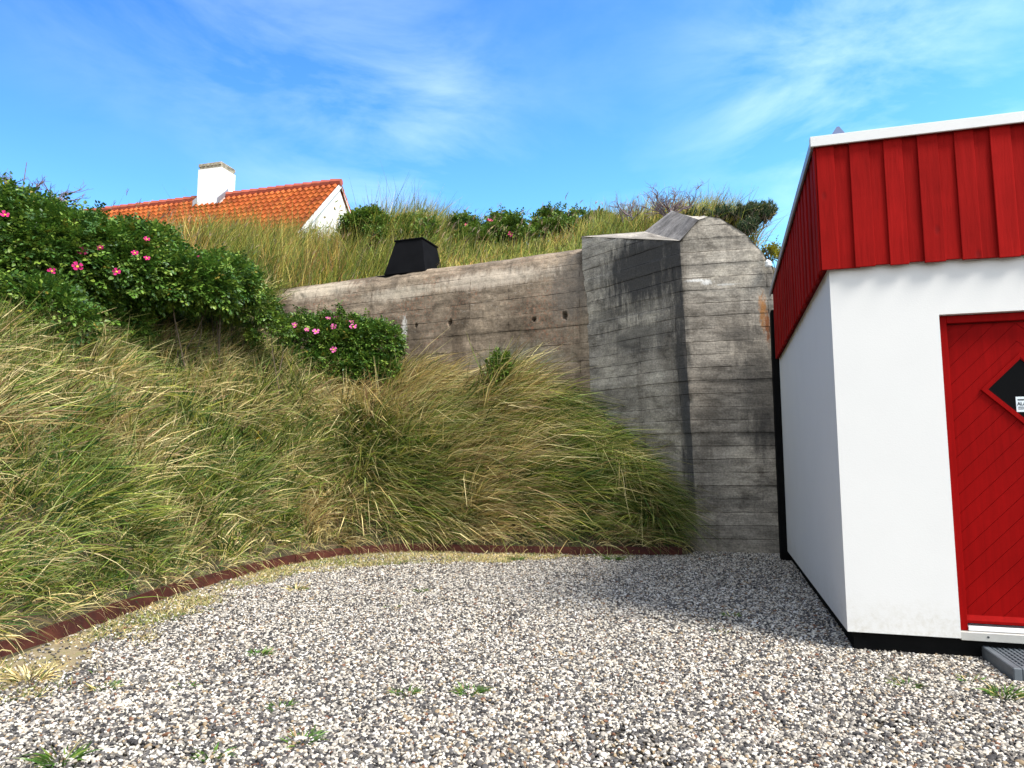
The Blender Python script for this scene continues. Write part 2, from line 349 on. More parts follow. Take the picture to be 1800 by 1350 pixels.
m = M['white_wall']; n, l = m.node_tree.nodes, m.node_tree.links; b = n['Principled BSDF']; c0_ = b.inputs['Base Color'].links[0].from_socket
tc = N(n, 'ShaderNodeTexCoord').outputs['Object']; sz_ = N(n, 'ShaderNodeSeparateXYZ'); l.new(tc, sz_.inputs[0])
gp_ = N(n, 'ShaderNodeNewGeometry').outputs['Position']; sp_ = N(n, 'ShaderNodeSeparateXYZ'); l.new(gp_, sp_.inputs[0])
dz_ = ramp(n, l, mth(n, l, 'ADD', sp_.outputs[2], mth(n, l, 'MULTIPLY', mth(n, l, 'SUBTRACT', noise(n, l, gp_, 5, 6, .7), .5), .5)), [(0.10, 1.0), (0.42, 0.0)])
dm_ = mth(n, l, 'MULTIPLY', dz_, ramp(n, l, noise(n, l, gp_, 26, 5, .75), [(.42, 0.05), (.68, .5)]))
l.new(mix(n, l, 'MIX', dm_, c0_, (0.40, 0.36, 0.27)), b.inputs['Base Color'])
m, n, l, b = new_mat('dark_glass'); b.inputs['Base Color'].default_value = (0.003, 0.003, 0.0035, 1); b.inputs['Roughness'].default_value = 0.15; b.inputs['Specular IOR Level'].default_value = 0.03
M['glass'] = m

m, n, l, b = new_mat('rusty_red_steel')
tc = N(n, 'ShaderNodeTexCoord').outputs['Object']
c = ramp(n, l, noise(n, l, scaled(n, l, tc, (1, 1, 2.2)), 5, 7, 0.65), [(0.3, (0.035, 0.011, 0.009)), (0.5, (0.068, 0.017, 0.012)), (0.72, (0.11, 0.033, 0.019))])
l.new(c, b.inputs['Base Color']); b.inputs['Roughness'].default_value = 0.75
bump(n, l, b, noise(n, l, tc, 60, 5), 0.3, 0.003); M['steel'] = m

m, n, l, b = new_mat('dune_soil')
tc = N(n, 'ShaderNodeTexCoord').outputs['Object']
c = ramp(n, l, noise(n, l, tc, 3.0, 8, 0.65), [(0.3, (0.035, 0.03, 0.018)), (0.55, (0.075, 0.06, 0.032)), (0.75, (0.14, 0.11, 0.06))])
l.new(c, b.inputs['Base Color']); b.inputs['Roughness'].default_value = 0.95
bump(n, l, b, noise(n, l, tc, 25, 6), 0.8, 0.03); M['soil'] = m

m, n, l, b = new_mat('sandy_ground')
tc = N(n, 'ShaderNodeTexCoord').outputs['Object']
vo = N(n, 'ShaderNodeTexVoronoi'); vo.inputs['Scale'].default_value = 60; l.new(tc, vo.inputs['Vector'])
c = ramp(n, l, noise(n, l, tc, 9.0, 8, 0.7), [(0.3, (0.06, 0.055, 0.045)), (0.55, (0.13, 0.11, 0.08)), (0.75, (0.24, 0.20, 0.14))])
c = mix(n, l, 'MULTIPLY', 0.7, c, ramp(n, l, vo.outputs['Color'], [(0.0, 0.45), (1.0, 1.35)]))
l.new(c, b.inputs['Base Color']); b.inputs['Roughness'].default_value = 0.95
bump(n, l, b, vo.outputs['Distance'], 0.8, 0.012); M['ground'] = m

m, n, l, b = new_mat('gravel_stone')
oi = N(n, 'ShaderNodeObjectInfo').outputs['Random']
c = ramp(n, l, oi, [(0.0, (0.68, 0.645, 0.58)), (0.13, (0.54, 0.495, 0.43)), (0.24, (0.37, 0.345, 0.315)), (0.36, (0.105, 0.10, 0.10)), (0.56, (0.045, 0.043, 0.045)), (0.74, (0.18, 0.165, 0.15)),
                    (0.85, (0.33, 0.25, 0.16)), (0.90, (0.20, 0.10, 0.06)), (0.92, (0.72, 0.71, 0.70))], 'CONSTANT')
tc = N(n, 'ShaderNodeTexCoord').outputs['Object']
c = mix(n, l, 'MULTIPLY', 1.0, c, ramp(n, l, noise(n, l, tc, 2.2, 5, 0.7), [(0.3, (0.64, 0.62, 0.58)), (0.7, (1.06, 1.02, 0.95))]))
l.new(c, b.inputs['Base Color']); b.inputs['Roughness'].default_value = 0.72; M['stone'] = m

m, n, l, b = new_mat('roof_tile')
tc = N(n, 'ShaderNodeTexCoord').outputs['Object']
uvn = N(n, 'ShaderNodeUVMap').outputs[0]
br = N(n, 'ShaderNodeTexBrick'); l.new(uvn, br.inputs['Vector']); br.offset = 0.0
br.inputs['Scale'].default_value = 1.0; br.inputs['Brick Width'].default_value = 0.24; br.inputs['Row Height'].default_value = 0.34; br.inputs['Mortar Size'].default_value = 0.006
br.inputs['Color1'].default_value = (0.0, 0, 0, 1); br.inputs['Color2'].default_value = (1, 1, 1, 1); br.inputs['Mortar'].default_value = (0.0, 0, 0, 1)
c = ramp(n, l, br.outputs['Color'], [(0.0, (0.40, 0.082, 0.018)), (0.5, (0.54, 0.125, 0.022)), (1.0, (0.62, 0.17, 0.034))])
c = mix(n, l, 'MULTIPLY', 1.0, c, ramp(n, l, noise(n, l, tc, 1.2, 6, 0.7), [(0.3, 0.55), (0.6, 1.1)]))
l.new(c, b.inputs['Base Color']); b.inputs['Roughness'].default_value = 0.75; M['tile'] = m
M['ridge_tile'] = plain('ridge_tile', (0.36, 0.085, 0.05), 0.7, 0.25, 3, 0.2)
M['chimney_cap'] = plain('chimney_cap_brick', (0.30, 0.27, 0.20), 0.9, 0.5, 7, 0.4)
M['gable_white'] = plain('limewashed_gable', (0.78, 0.77, 0.74), 0.9, 0.06, 3, 0.2)

# ------------------------------------------------------------------ terrain
EDGE = np.array([(-3.72, -6), (-3.70, 3.0), (-3.68, 5.1), (-3.64, 6.15), (-3.57, 8.0), (-3.36, 9.2), (-3.05, 10.2), (-2.55, 11.0), (-1.7, 11.5), (-0.8, 11.42), (0.1, 11.25), (1.2, 11.12), (2.15, 11.05), (2.62, 11.06)])
# resample smoothly
def catmull(pts, k=8):
    out = []; p = np.vstack([2 * pts[0] - pts[1], pts, 2 * pts[-1] - pts[-2]])
    for i in range(1, len(p) - 2):
        for t in np.linspace(0, 1, k, endpoint=False):
            a, b_, c_, d_ = p[i - 1], p[i], p[i + 1], p[i + 2]
            out.append(0.5 * ((2 * b_) + (c_ - a) * t + (2 * a - 5 * b_ + 4 * c_ - d_) * t * t + (3 * b_ - a - 3 * c_ + d_) * t ** 3))
    out.append(pts[-1]); return np.array(out)
EC = catmull(EDGE, 8)
EXT = np.vstack([EC, [(2.95, 11.5), (3.2, 12.6), (6.5, 12.3), (14, 10.5)]])
def edge_dist(x, y):
    """signed distance to the edging line, positive on the bank side"""
    x, y = np.atleast_1d(np.asarray(x, float)), np.atleast_1d(np.asarray(y, float))
    best = np.full(x.shape, 1e9); sgn = np.ones(x.shape)
    for (ax, ay), (bx, by) in zip(EXT[:-1], EXT[1:]):
        dx, dy = bx - ax, by - ay; L2 = dx * dx + dy * dy
        t = np.clip(((x - ax) * dx + (y - ay) * dy) / L2, 0, 1)
        qx, qy = x - ax - t * dx, y - ay - t * dy; d = np.hypot(qx, qy)
        s = np.where(dx * (y - ay) - dy * (x - ax) > 0, 1.0, -1.0)
        up = d < best - 1e-9; best = np.where(up, d, best); sgn = np.where(up, s, sgn)
    return best * sgn

# bunker wall line
WA = np.array([1.28, 13.1]); WDIR = np.array([-0.934, 0.358]); WN = np.array([-0.358, -0.934])   # start, run (to the left), outward normal
WLEN = 7.25
PROF_D = np.array([-50, 0.0, 0.06, 0.3, 0.7, 1.2, 1.7, 2.2, 3.0, 4.0, 5.0, 6.0, 8.0, 10.0, 13, 60])
PROF_Z = np.array([0.0, 0.0, 0.06, 0.26, 0.88, 1.55, 2.12, 2.55, 3.20, 3.95, 4.70, 5.38, 6.38, 6.7, 6.7, 6.2])
def terrain(x, y):
    x, y = np.atleast_1d(np.asarray(x, float)), np.atleast_1d(np.asarray(y, float))
    d = edge_dist(x, y)
    z = np.interp(d, PROF_D, PROF_Z)
    amp = smooth01(d / 1.2)
    z = z + amp * (0.55 * (fbm(x, y, 2.3, 3) - 0.5) + 0.5 * (fbm(x, y, 0.85, 9) - 0.5))
    s = (x - WA[0]) * WDIR[0] + (y - WA[1]) * WDIR[1]; w = -((x - WA[0]) * WN[0] + (y - WA[1]) * WN[1])
    ztop = 5.38 + 0.14 * np.clip(1 - s / WLEN, 0, 1) + 0.36 * np.clip(w - 0.55, 0, 4.2) + 0.25 * (fbm(x, y, 1.5, 21) - 0.5) * smooth01((w - .6) / 1.0)
    ztop = np.where(s < -2.2, ztop - 0.55 * (-2.2 - s), ztop)
    ztop = ztop + 0.5 * smooth01((s - 2.6) / 2.2) * smooth01((w - 1.0) / 2.5)
    k = smooth01((w - 0.35) / 0.18) * smooth01((WLEN + 0.35 - s) / 0.9)
    # at the foot of the bunker wall the bank is level with the grass line of the photograph
    z = np.where((w < 0.4) & (s > -0.5) & (s < WLEN) & (w > -2), np.minimum(z, 2.72 + 0.05 * s), z)
    z = z * (1 - k) + ztop * k
    far = smooth01((y - 22) / 6.0); z = z * (1 - far) + 5.2 * far
    back = smooth01((x - 5.0) / 3.0); z = z * (1 - back)
    return z
def hit(u, v, y0=3.5, y1=24):
    ys = np.linspace(y0, y1, 1200); d = ray(u, v); xs = d[0] / d[1] * ys; zs = CAMH + d[2] / d[1] * ys
    t = terrain(xs, ys); i = np.nonzero((t >= zs) & (edge_dist(xs, ys) > 0.02))[0]
    i = i[0] if len(i) else len(ys) - 1
    return np.array([xs[i], ys[i], t[i]])

def grid_faces(nx, ny):
    i = np.arange(nx * ny).reshape(ny, nx); return np.stack([i[:-1, :-1], i[:-1, 1:], i[1:, 1:], i[1:, :-1]], -1).reshape(-1, 4)
# flat ground, one sheet out to the horizon
gx = np.array([-600, -200, -60, -20, -8, -3.7, 0, 4, 8, 20, 60, 200, 600.0]); gy = np.array([-600, -200, -60, -20, -6, 0, 3, 6, 9, 12, 20, 60, 200, 600.0])
XX, YY = np.meshgrid(gx, gy)
tag(np_mesh('ground', np.stack([XX, YY, np.full(XX.shape, -0.012)], -1).reshape(-1, 3), [grid_faces(len(gx), len(gy))], M['ground']), 'sandy ground under the gravel yard', kind='structure')
# the dune bank: a height field in (along-edge fan) is awkward, so a fine rectangular sheet clipped to the bank side
xs = np.concatenate([np.linspace(-40, -12.5, 12), np.arange(-12, 4.6, 0.11), np.linspace(4.8, 9, 12)]); ys = np.concatenate([np.linspace(-6, 2.5, 12), np.arange(2.8, 20.5, 0.11), np.linspace(21, 60, 20)])
XX, YY = np.meshgrid(xs, ys); DD = edge_dist(XX.ravel(), YY.ravel()); ZZ = terrain(XX.ravel(), YY.ravel())
fc = grid_faces(len(xs), len(ys)); keep = (DD[fc] > 0.0).any(1)
vx, vy = XX.ravel().copy(), YY.ravel().copy()
ZZ = np.where(DD < 0.03, -0.02, ZZ)
fc = fc[keep & (vx[fc].mean(1) < 8.5)]
used = np.unique(fc); remap = np.full(len(vx), -1); remap[used] = np.arange(len(used))
tag(np_mesh('dune_bank', np.stack([vx, vy, ZZ], -1)[used], [remap[fc]], M['soil'], smooth=True), 'steep sandy dune bank under the grass', kind='structure')

# ------------------------------------------------------------------ bunker
def rough_face(name, bot, top, nu, nv, u0, mat, parent, zref, amp=0.006, chip=None, ztop_fn=None):
    pass
bunker = empty('bunker', (1.5, 12.5, 0), 'weathered grey concrete bunker with board marks, half buried in the grassy dune', 'bunker')
A0 = np.array([1.42, 13.12, 2.0]); 
A1 = P(1022, 415, 13.1); B0 = G(1228, 973, -0.03); B1 = P(1195, 423, 11.22); C0 = G(1388, 977, -0.03); C1 = P(1358, 466, 10.98)
ZB = B1[2]
# front outline of the top (u, v) at the front face's plane
nrm = np.cross(C0 - B0, B1 - B0); nrm /= np.linalg.norm(nrm)
top_px = [(1195, 423), (1212, 402), (1228, 386), (1248, 380), (1266, 384), (1284, 394), (1302, 405), (1320, 421), (1336, 438), (1350, 455), (1358, 468)]
TOP = np.array([plane_hit(u, v, B0, nrm) for u, v in top_px])
# perimeter parameter: left face A->B, front face B->C, right face C->D
def pil_col(s):
    """returns bottom point, top point at perimeter parameter s (0..1 left, 1..2 front, 2..3 right)"""
    if s <= 1:
        bot = np.array([1.46, 13.12, -0.03]) * (1 - s) + B0 * s; top = A1 * (1 - s) + TOP[0] * s
    elif s <= 2:
        t = s - 1; bot = B0 * (1 - t) + C0 * t
        cum = np.concatenate([[0], np.cumsum(np.linalg.norm(np.diff(TOP[:, :2], axis=0), axis=1))]); cum /= cum[-1]
        top = np.array([np.interp(t, cum, TOP[:, k]) for k in range(3)])
    else:
        t = s - 2; D0 = C0 + np.array([0.75, 2.4, 0]); bot = C0 * (1 - t) + D0 * t; top = TOP[-1] * (1 - t) + (TOP[-1] + np.array([0.72, 2.4, 0.5])) * t
    return bot, top
n1, n2, n3, nv = 90, 64, 24, 230
S = np.concatenate([np.linspace(0, 1, n1, endpoint=False), np.linspace(1, 2, n2, endpoint=False), np.linspace(2, 3, n3)])
V = np.zeros((nv, len(S), 3)); UV = np.zeros((nv, len(S), 2)); up_len = [0, 2.5, 3.85]
for j, s in enumerate(S):
    bt, tp = pil_col(s); r = np.linspace(0, 1, nv)[:, None]; V[:, j] = bt * (1 - r) + tp * r
    k = min(int(s), 2); UV[:, j, 0] = up_len[k] + (s - k) * [2.5, 1.35, 2.4][k]; UV[:, j, 1] = V[:, j, 2]
# normals per face and displacement: board courses out of true, corner chips
nl = np.cross(A1 - B1, np.array([0, 0, 1.])); nl /= np.linalg.norm(nl); nl = nl if nl[1] < 0 else -nl
nf = np.array([-(C0 - B0)[1], (C0 - B0)[0], 0]); nf /= np.linalg.norm(nf); nf = nf if nf[1] < 0 else -nf
nr = np.array([0.95, -0.3, 0])
wl_, wf_ = smooth01((1.04 - S) / 0.08)[None, :, None], None
NRM = np.where((S < 1)[None, :, None], nl, np.where((S < 2)[None, :, None], nf, nr)) * np.ones_like(V)
for sc_ in (1.0, 2.0):
    at = np.abs(S - sc_) < 0.02
    NRM[:, at] = ((nl + nf) if sc_ == 1.0 else (nf + nr)) / np.linalg.norm((nl + nf) if sc_ == 1.0 else (nf + nr))
uu, zz = UV[..., 0], UV[..., 1]
course = np.floor((zz + 0.05 * (fbm(uu, zz, 1.1, 4) - .5)) / 0.21).astype(int)
cr = np.random.default_rng(5).random(200) - 0.5
disp = 0.016 * cr[course % 200] + 0.012 * (fbm(uu, zz, 0.5, 31) - 0.5) + 0.005 * (vnoise(uu, zz, 0.05, 33) - .5)
near_c = np.minimum(np.abs(uu - 2.5), np.abs(uu - 3.85))
chipn = np.clip(fbm(uu * 0.3, zz, 0.30, 41) - 0.48, 0, 1) * 0.09 + np.clip(vnoise(uu, zz, 0.11, 43) - 0.66, 0, 1) * 0.06
disp -= chipn * np.exp(-(near_c / 0.035) ** 2)
htop = (V[-1:, :, 2] - zz); disp -= np.exp(-(htop / 0.07) ** 2) * np.clip(fbm(uu, zz, 0.3, 51) - 0.35, 0, 1) * 0.12
V = V + NRM * disp[..., None]
DARK = (0.055, 0.052, 0.05)
def luv(u, v):         # stain centre on the left face in its (u, z)
    p = plane_hit(u, v, B0, np.cross(A1 - B0, B1 - B0)); t = (p[1] - 13.1) / (B0[1] - 13.1); return 2.5 * t, p[2]
def fuv(u, v):
    p = plane_hit(u, v, B0, nrm); t = (p[0] - (B0[0] + (B1[0] - B0[0]) * p[2] / B1[2])) / (C0[0] - B0[0]); return 2.5 + 1.35 * t, p[2]
sp = []
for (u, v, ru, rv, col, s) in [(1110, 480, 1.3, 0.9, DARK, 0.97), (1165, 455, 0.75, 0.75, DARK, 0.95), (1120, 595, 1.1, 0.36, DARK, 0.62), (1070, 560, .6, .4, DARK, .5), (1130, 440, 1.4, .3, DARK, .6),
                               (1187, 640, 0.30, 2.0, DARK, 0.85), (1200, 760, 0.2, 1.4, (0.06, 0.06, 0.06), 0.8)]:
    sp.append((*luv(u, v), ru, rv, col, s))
for (u, v, ru, rv, col, s) in [(1338, 548, 0.075, 0.36, (0.34, 0.15, 0.045), 0.85), (1346, 575, 0.05, 0.3, (0.22, 0.075, 0.025), 0.9), (1335, 690, 0.42, 1.1, DARK, 0.6), (1260, 650, .5, .4, DARK, .25), (1300, 590, .4, .2, DARK, .5), (1355, 500, .2, .4, DARK, .5),
                               (1222, 493, 0.16, 0.03, (0.72, 0.71, 0.68), 0.7), (1240, 496, 0.10, 0.05, (0.72, 0.71, 0.68), 0.7), (1275, 500, 0.2, 0.02, (0.6, .6, .57), .5), (1345, 760, 0.25, 0.5, DARK, 0.6), (1300, 880, .5, .12, DARK, .4)]:
    sp.append((*fuv(u, v), ru, rv, col, s))
M['pillar'] = concrete('board_marked_concrete', (0.345, 0.31, 0.26), 0.21, 0.3, sp, 0.7, 0.2, 0, 0.85)
np_mesh('wing_wall', V.reshape(-1, 3), [grid_faces(len(S), nv)], M['pillar'], bunker, True, uv=UV.reshape(-1, 2))
# sloping tops of the wing wall, each subdivided and roughened
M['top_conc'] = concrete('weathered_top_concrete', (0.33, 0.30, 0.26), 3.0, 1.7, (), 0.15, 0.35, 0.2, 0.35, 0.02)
M['cheek_conc'] = concrete('shaded_cheek_concrete', (0.20, 0.185, 0.175), 3.0, 2.6, (), 0.25, 0.15, 0.0, 0.3, 0.02)  # darker copy of the top concrete, the cheek's shade put into its colour
def patch(name, quad, mat, seed, nu=40, amp=0.03):
    q = [np.array(p, float) for p in quad]; t = np.linspace(0, 1, nu); a, b2 = np.meshgrid(t, t)
    a, b2 = a[..., None], b2[..., None]; X = (q[0] * (1 - a) + q[1] * a) * (1 - b2) + (q[3] * (1 - a) + q[2] * a) * b2
    e = np.minimum(np.minimum(a, 1 - a), np.minimum(b2, 1 - b2)); X[..., 2:3] += amp * (fbm(X[..., 0] * 2, X[..., 1] * 2, 0.5, seed)[..., None] - 0.5) * np.minimum(1, e * 8)
    nn = np.cross(q[1] - q[0], q[3] - q[0]); fl = grid_faces(nu, nu)
    uvp = np.concatenate([a * np.linalg.norm(q[1] - q[0]), b2 * np.linalg.norm(q[3] - q[0])], -1)
    return np_mesh(name, X.reshape(-1, 3), [fl if nn[2] > 0 else fl[:, ::-1]], mat, bunker, True, uv=uvp.reshape(-1, 2))
Mp = P(1133, 407, 12.35); K = P(1181, 370, 12.3); Kl = P(1150, 388, 12.5)
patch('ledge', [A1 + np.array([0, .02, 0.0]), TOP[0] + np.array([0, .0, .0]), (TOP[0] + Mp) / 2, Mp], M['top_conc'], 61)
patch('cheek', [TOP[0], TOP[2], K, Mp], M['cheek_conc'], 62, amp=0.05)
cap_v = [TOP[2], TOP[3], TOP[4], TOP[5], TOP[6], TOP[7], TOP[8], TOP[9], TOP[10]]
cv = []; cuv = []; nb = 14
for i, p in enumerate(cap_v):
    endp = K + (np.array([2.0, 0.6, -0.9]) * (i / (len(cap_v) - 1)) + np.array([0.02, 0.02, 0]))
    for t in np.linspace(0, 1, nb):
        x = p * (1 - t) + endp * t; x[2] += 0.04 * (random.random() - 0.5) * (1 if 0 < t < 1 else 0); cv.append(x); cuv.append((i * .18, t * 1.4))
np_mesh('cap', np.array(cv), [grid_faces(nb, len(cap_v))], M['top_conc'], bunker, False, uv=np.array(cuv))
bk = [A1, Mp, K, K + np.array([2.0, 0.6, -0.9])]
bv = []; buv = []
for i, p in enumerate(bk):
    bv += [p, p + np.array([0.5, 2.0, -1.3])]; buv += [(i, 0), (i, 2)]
np_mesh('roof_slab', np.array(bv), [(2 * i, 2 * i + 2, 2 * i + 3, 2 * i + 1) for i in range(3)], M['top_conc'], bunker, uv=np.array(buv))

# back wall: vertical, rolling over at the top
prof = [(0.0, 1.6), (0.0, 4.28), (0.015, 4.55), (0.05, 4.80), (0.11, 4.98), (0.22, 5.13), (0.36, 5.22), (0.60, 5.27), (1.0, 5.32), (1.3, 5.2)]
pd = np.array(prof); cum = np.concatenate([[0], np.cumsum(np.linalg.norm(np.diff(pd, axis=0), axis=1))])
nvw, nuw = 240, 470; tt = np.linspace(0, cum[-1], nvw); off = np.interp(tt, cum, pd[:, 0]); zz = np.interp(tt, cum, pd[:, 1])
ss = np.linspace(-0.6, WLEN, nuw); SS, OO = np.meshgrid(ss, off); _, Zw = np.meshgrid(ss, zz); _, TT = np.meshgrid(ss, tt)
bow = 0.03 * np.sin(SS * 0.8)
Xw = WA[0] + WDIR[0] * SS - WN[0] * (OO + bow); Yw = WA[1] + WDIR[1] * SS - WN[1] * (OO + bow)
dw = 0.010 * cr[(np.floor((TT + 0.05 * (fbm(SS, TT, 1.3, 71) - .5)) / 0.24).astype(int)) % 200] + 0.02 * (fbm(SS, TT, 0.7, 72) - .5) + 0.008 * (vnoise(SS, TT, 0.06, 73) - .5)
def wuv(u, v):
    p = plane_hit(u, v, [WA[0], WA[1], 0], np.array([WN[0], WN[1], 0])); s_ = (p[0] - WA[0]) * WDIR[0] + (p[1] - WA[1]) * WDIR[1]
    return s_, p[2] - 1.6 - (0.20 + 0.17 * (1 - s_ / WLEN)) * float(smooth01(np.array((p[2] - .22 - 2.6) / 1.9)))
for (u, v, r) in [(790, 566, 0.050), (731, 572, 0.042), (938, 560, 0.042), (992, 553, 0.062)]:      # tie holes
    s0, t0 = wuv(u, v); q = np.hypot(SS - s0, (TT - t0) * 0.8); q = q + 0.03 * (vnoise(SS, TT, 0.04, 79) - .5); dw -= 0.16 * smooth01((r * .8 - q) / (0.2 * r))
wear = np.exp(-((TT - 3.45) / 0.35) ** 2); dw -= wear * np.clip(fbm(SS, TT, 0.45, 75) - 0.48, 0, 1) * 0.16
Zw = Zw + 0.05 * (fbm(SS, SS * 0 + 3, 0.9, 77) - 0.5) * smooth01((TT - 3.2) / .4)
Zw = Zw + (0.20 + 0.17 * (1 - SS / WLEN)) * smooth01((Zw - 2.6) / 1.9)
Xw += WN[0] * dw; Yw += WN[1] * dw
Zw -= 0.0
spw = []
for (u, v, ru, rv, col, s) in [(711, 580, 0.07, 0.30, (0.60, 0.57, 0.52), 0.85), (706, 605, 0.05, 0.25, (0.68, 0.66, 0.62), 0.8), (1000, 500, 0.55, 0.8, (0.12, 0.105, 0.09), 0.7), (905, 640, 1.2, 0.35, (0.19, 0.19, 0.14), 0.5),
                               (560, 505, 1.3, 0.30, (0.46, 0.39, 0.30), 0.75), (860, 488, 1.6, 0.24, (0.46, 0.39, 0.31), 0.75), (700, 515, 1.0, .2, (0.44, 0.38, 0.3), .6)]:  # pale tan patches paint the sunlit rim along the wall top
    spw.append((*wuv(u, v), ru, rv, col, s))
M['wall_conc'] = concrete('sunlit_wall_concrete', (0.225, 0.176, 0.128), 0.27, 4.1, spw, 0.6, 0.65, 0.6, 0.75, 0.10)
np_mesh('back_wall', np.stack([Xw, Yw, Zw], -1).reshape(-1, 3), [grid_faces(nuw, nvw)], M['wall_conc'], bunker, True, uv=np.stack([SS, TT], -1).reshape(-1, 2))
# end return of the back wall
ev = []; euv = []
for o, z in zip(off[::4], zz[::4]):
    for q in (0, 1.5):
        ev.append((WA[0] + WDIR[0] * WLEN - WN[0] * (o + q * .9), WA[1] + WDIR[1] * WLEN - WN[1] * (o + q * .9), z + .2 * float(smooth01(np.array((z - 2.6) / 1.9))))); euv.append((q, z))
np_mesh('wall_end', np.array(ev), [grid_faces(2, len(ev) // 2)], M['wall_conc'], bunker, uv=np.array(euv))

# ------------------------------------------------------------------ red and white annex
PHI = math.radians(16.5)
R_ = np.array([math.cos(PHI), -math.sin(PHI), 0]); B_ = np.array([math.sin(PHI), math.cos(PHI), 0])
O_ = G(1490, 1110, 0.14); O_[2] = 0
def HX(a, b, z): return O_ + R_ * a + B_ * b + np.array([0, 0, z])
def FA(u, v, b=0.0):
    p = plane_hit(u, v, HX(0, b, 0), B_) - O_; return float(np.dot(p, R_)), float(p[2])
annex = empty('annex_building', HX(0, 0, 0), 'white rendered annex with red boarded top and red door beside the bunker', 'building')
z_red = FA(1448, 475, -0.05)[1]; z_top = FA(1431, 242, -0.08)[1]; z_fas = FA(1431, 259.5, -0.08)[1]
aL = FA(1669, 800)[0]
a_door0 = 0.5 * (FA(1650, 560)[0] + FA(1690, 1108)[0]); z_dtop = FA(1650, 553)[1]
BL = 5.15                                    # length of the side wall
AE = 4.2
dw_ = 1.06
w = MB(HX)
w.box(0, a_door0, 0, 0.30, 0.14, z_red + 0.05)
w.box(a_door0, a_door0 + dw_, 0, 0.30, z_dtop, z_red + 0.05)
w.box(a_door0 + dw_, AE, 0, 0.30, 0.14, z_red + 0.05)
w.box(0.0, 0.30, 0.30, BL, 0.14, z_red + 0.05)
w.box(AE - 0.3, AE, 0.30, BL, 0.14, z_red + 0.05)
w.box(0.30, AE - 0.3, BL - 0.3, BL, 0.14, z_red + 0.05)
w.build('wall', M['white_wall'], annex)
p_ = MB(HX); p_.box(0.05, AE - 0.05, 0.06, BL - 0.04, -0.05, 0.138); p_.build('plinth', M['black'], annex)
g_ = MB(HX); g_.box(-0.09, 0.5, BL + 0.004, BL + 0.3, -0.05, z_red + 0.78); g_.build('gap_seal', M['black'], annex)
# vertical board-on-board cladding, 0.24 m module
c_ = MB(HX); tints = []
def board(a0, a1, b0, b1, z0, z1, tn):
    k = len(c_.v); c_.box(a0, a1, b0, b1, z0, z1, 0, 0.003); tints.extend([tn] * (len(c_.v) - k))
c_.box(-0.035, AE, -0.03, -0.002, z_red + 0.03, z_top - 0.05); tints.extend([(.5, .5, .5)] * 8)
c_.box(-0.03, -0.002, 0.0, BL + 0.1, z_red + 0.03, z_top - 0.05); tints.extend([(.5, .5, .5)] * 8)
x = -0.062
rr = random.Random(3)
while x < AE - 0.2:
    k = 0.88 + 0.24 * rr.random(); board(x + rr.uniform(-.004, .004), x + 0.135 + rr.uniform(-.006, .006), -0.068 + rr.uniform(-.002, .002), -0.0495, z_red + rr.uniform(-0.012, 0.004), z_fas + .03, (k, k, k))
    k = 0.86 + 0.24 * rr.random(); board(x + 0.100, x + 0.285, -0.0495, -0.0305, z_red + 0.008 + rr.uniform(-.006, .012), z_fas + .03, (k, k, k)); x += 0.244 + rr.uniform(-.004, .004)
y = 0.0
board(-0.076, -0.0625, -0.052, 0.06, z_red - .004, z_fas + .03, (.95,) * 3)
y = 0.18
while y < BL - 0.1:
    k = 0.85 + 0.25 * rr.random(); board(-0.068 + rr.uniform(-.003, .003), -0.0495, y + rr.uniform(-.006, .006), y + 0.135, z_red + rr.uniform(-0.012, 0.006), z_fas + .03, (k, k, k))
    board(-0.0495, -0.0305, y - 0.14, y + 0.035, z_red + 0.008 + rr.uniform(-.006, .012), z_fas + .03, (k, k, k)); y += 0.244
clad = np_mesh('cladding', np.array(c_.v), c_.f, M['red_board'], annex, tint=np.array(tints))
f_ = MB(HX); f_.box(-0.105, AE + .1, -0.105, -0.085, z_fas, z_top, 0, 0.003)
f_.box(-0.105, -0.098, -0.0845, -0.04, z_fas + .004, z_top - .001); f_.build('fascia', M['fascia'], annex)
f_ = MB(HX); f_.box(-0.0975, -0.078, -0.0845, BL + 0.1, z_fas, z_top - 0.004, 0, 0.003); f_.build('side_fascia', M['zinc'], annex)
r_ = MB(HX); r_.box(-0.0775, AE, -0.0845, BL + 0.1, z_fas + 0.035, z_top - 0.02); r_.build('roof', M['roof_felt'], annex)
for (u, v0, v1, bb, wd) in [(1468, 231, 248, 1.0, 0.36)]:
    q = plane_hit(u, v0, HX(0, bb, 0), B_) - O_; a0 = float(np.dot(q, R_)); zt = float(q[2])
    vb = MB(HX); vb.add([(a0 - wd, bb - .15, z_top - .02), (a0 + wd, bb - .15, z_top - .02), (a0 + wd, bb + .15, z_top - .02), (a0 - wd, bb + .15, z_top - .02), (a0 - .0, bb - .1, zt), (a0 + .02, bb - .1, zt), (a0 + .02, bb + .1, zt - .02), (a0 - .0, bb + .1, zt - .02)],
            [(0, 1, 5, 4), (1, 2, 6, 5), (2, 3, 7, 6), (3, 0, 4, 7), (4, 5, 6, 7), (3, 2, 1, 0)]); vb.build('roof_vent', M['vent_blue'], annex)
# door
z_sill = FA(1690, 1108, 0.05)[1]
df = MB(HX); a0, a1 = a_door0 + 0.004, a_door0 + dw_ - 0.004; fw = 0.058
df.box(a0, a0 + fw, 0.052, 0.16, z_sill, z_dtop - 0.004, 0, 0.004); df.box(a1 - fw, a1, 0.052, 0.16, z_sill, z_dtop - 0.004, 0, 0.004); df.box(a0 + fw, a1 - fw, 0.052, 0.16, z_dtop - 0.062, z_dtop - 0.004, 0, 0.004)
df.build('door_frame', M['red_door'], annex)
d_ = MB(HX); da0, da1, dz0, dz1 = a0 + fw + 0.004, a1 - fw - 0.004, z_sill + 0.05, z_dtop - 0.068
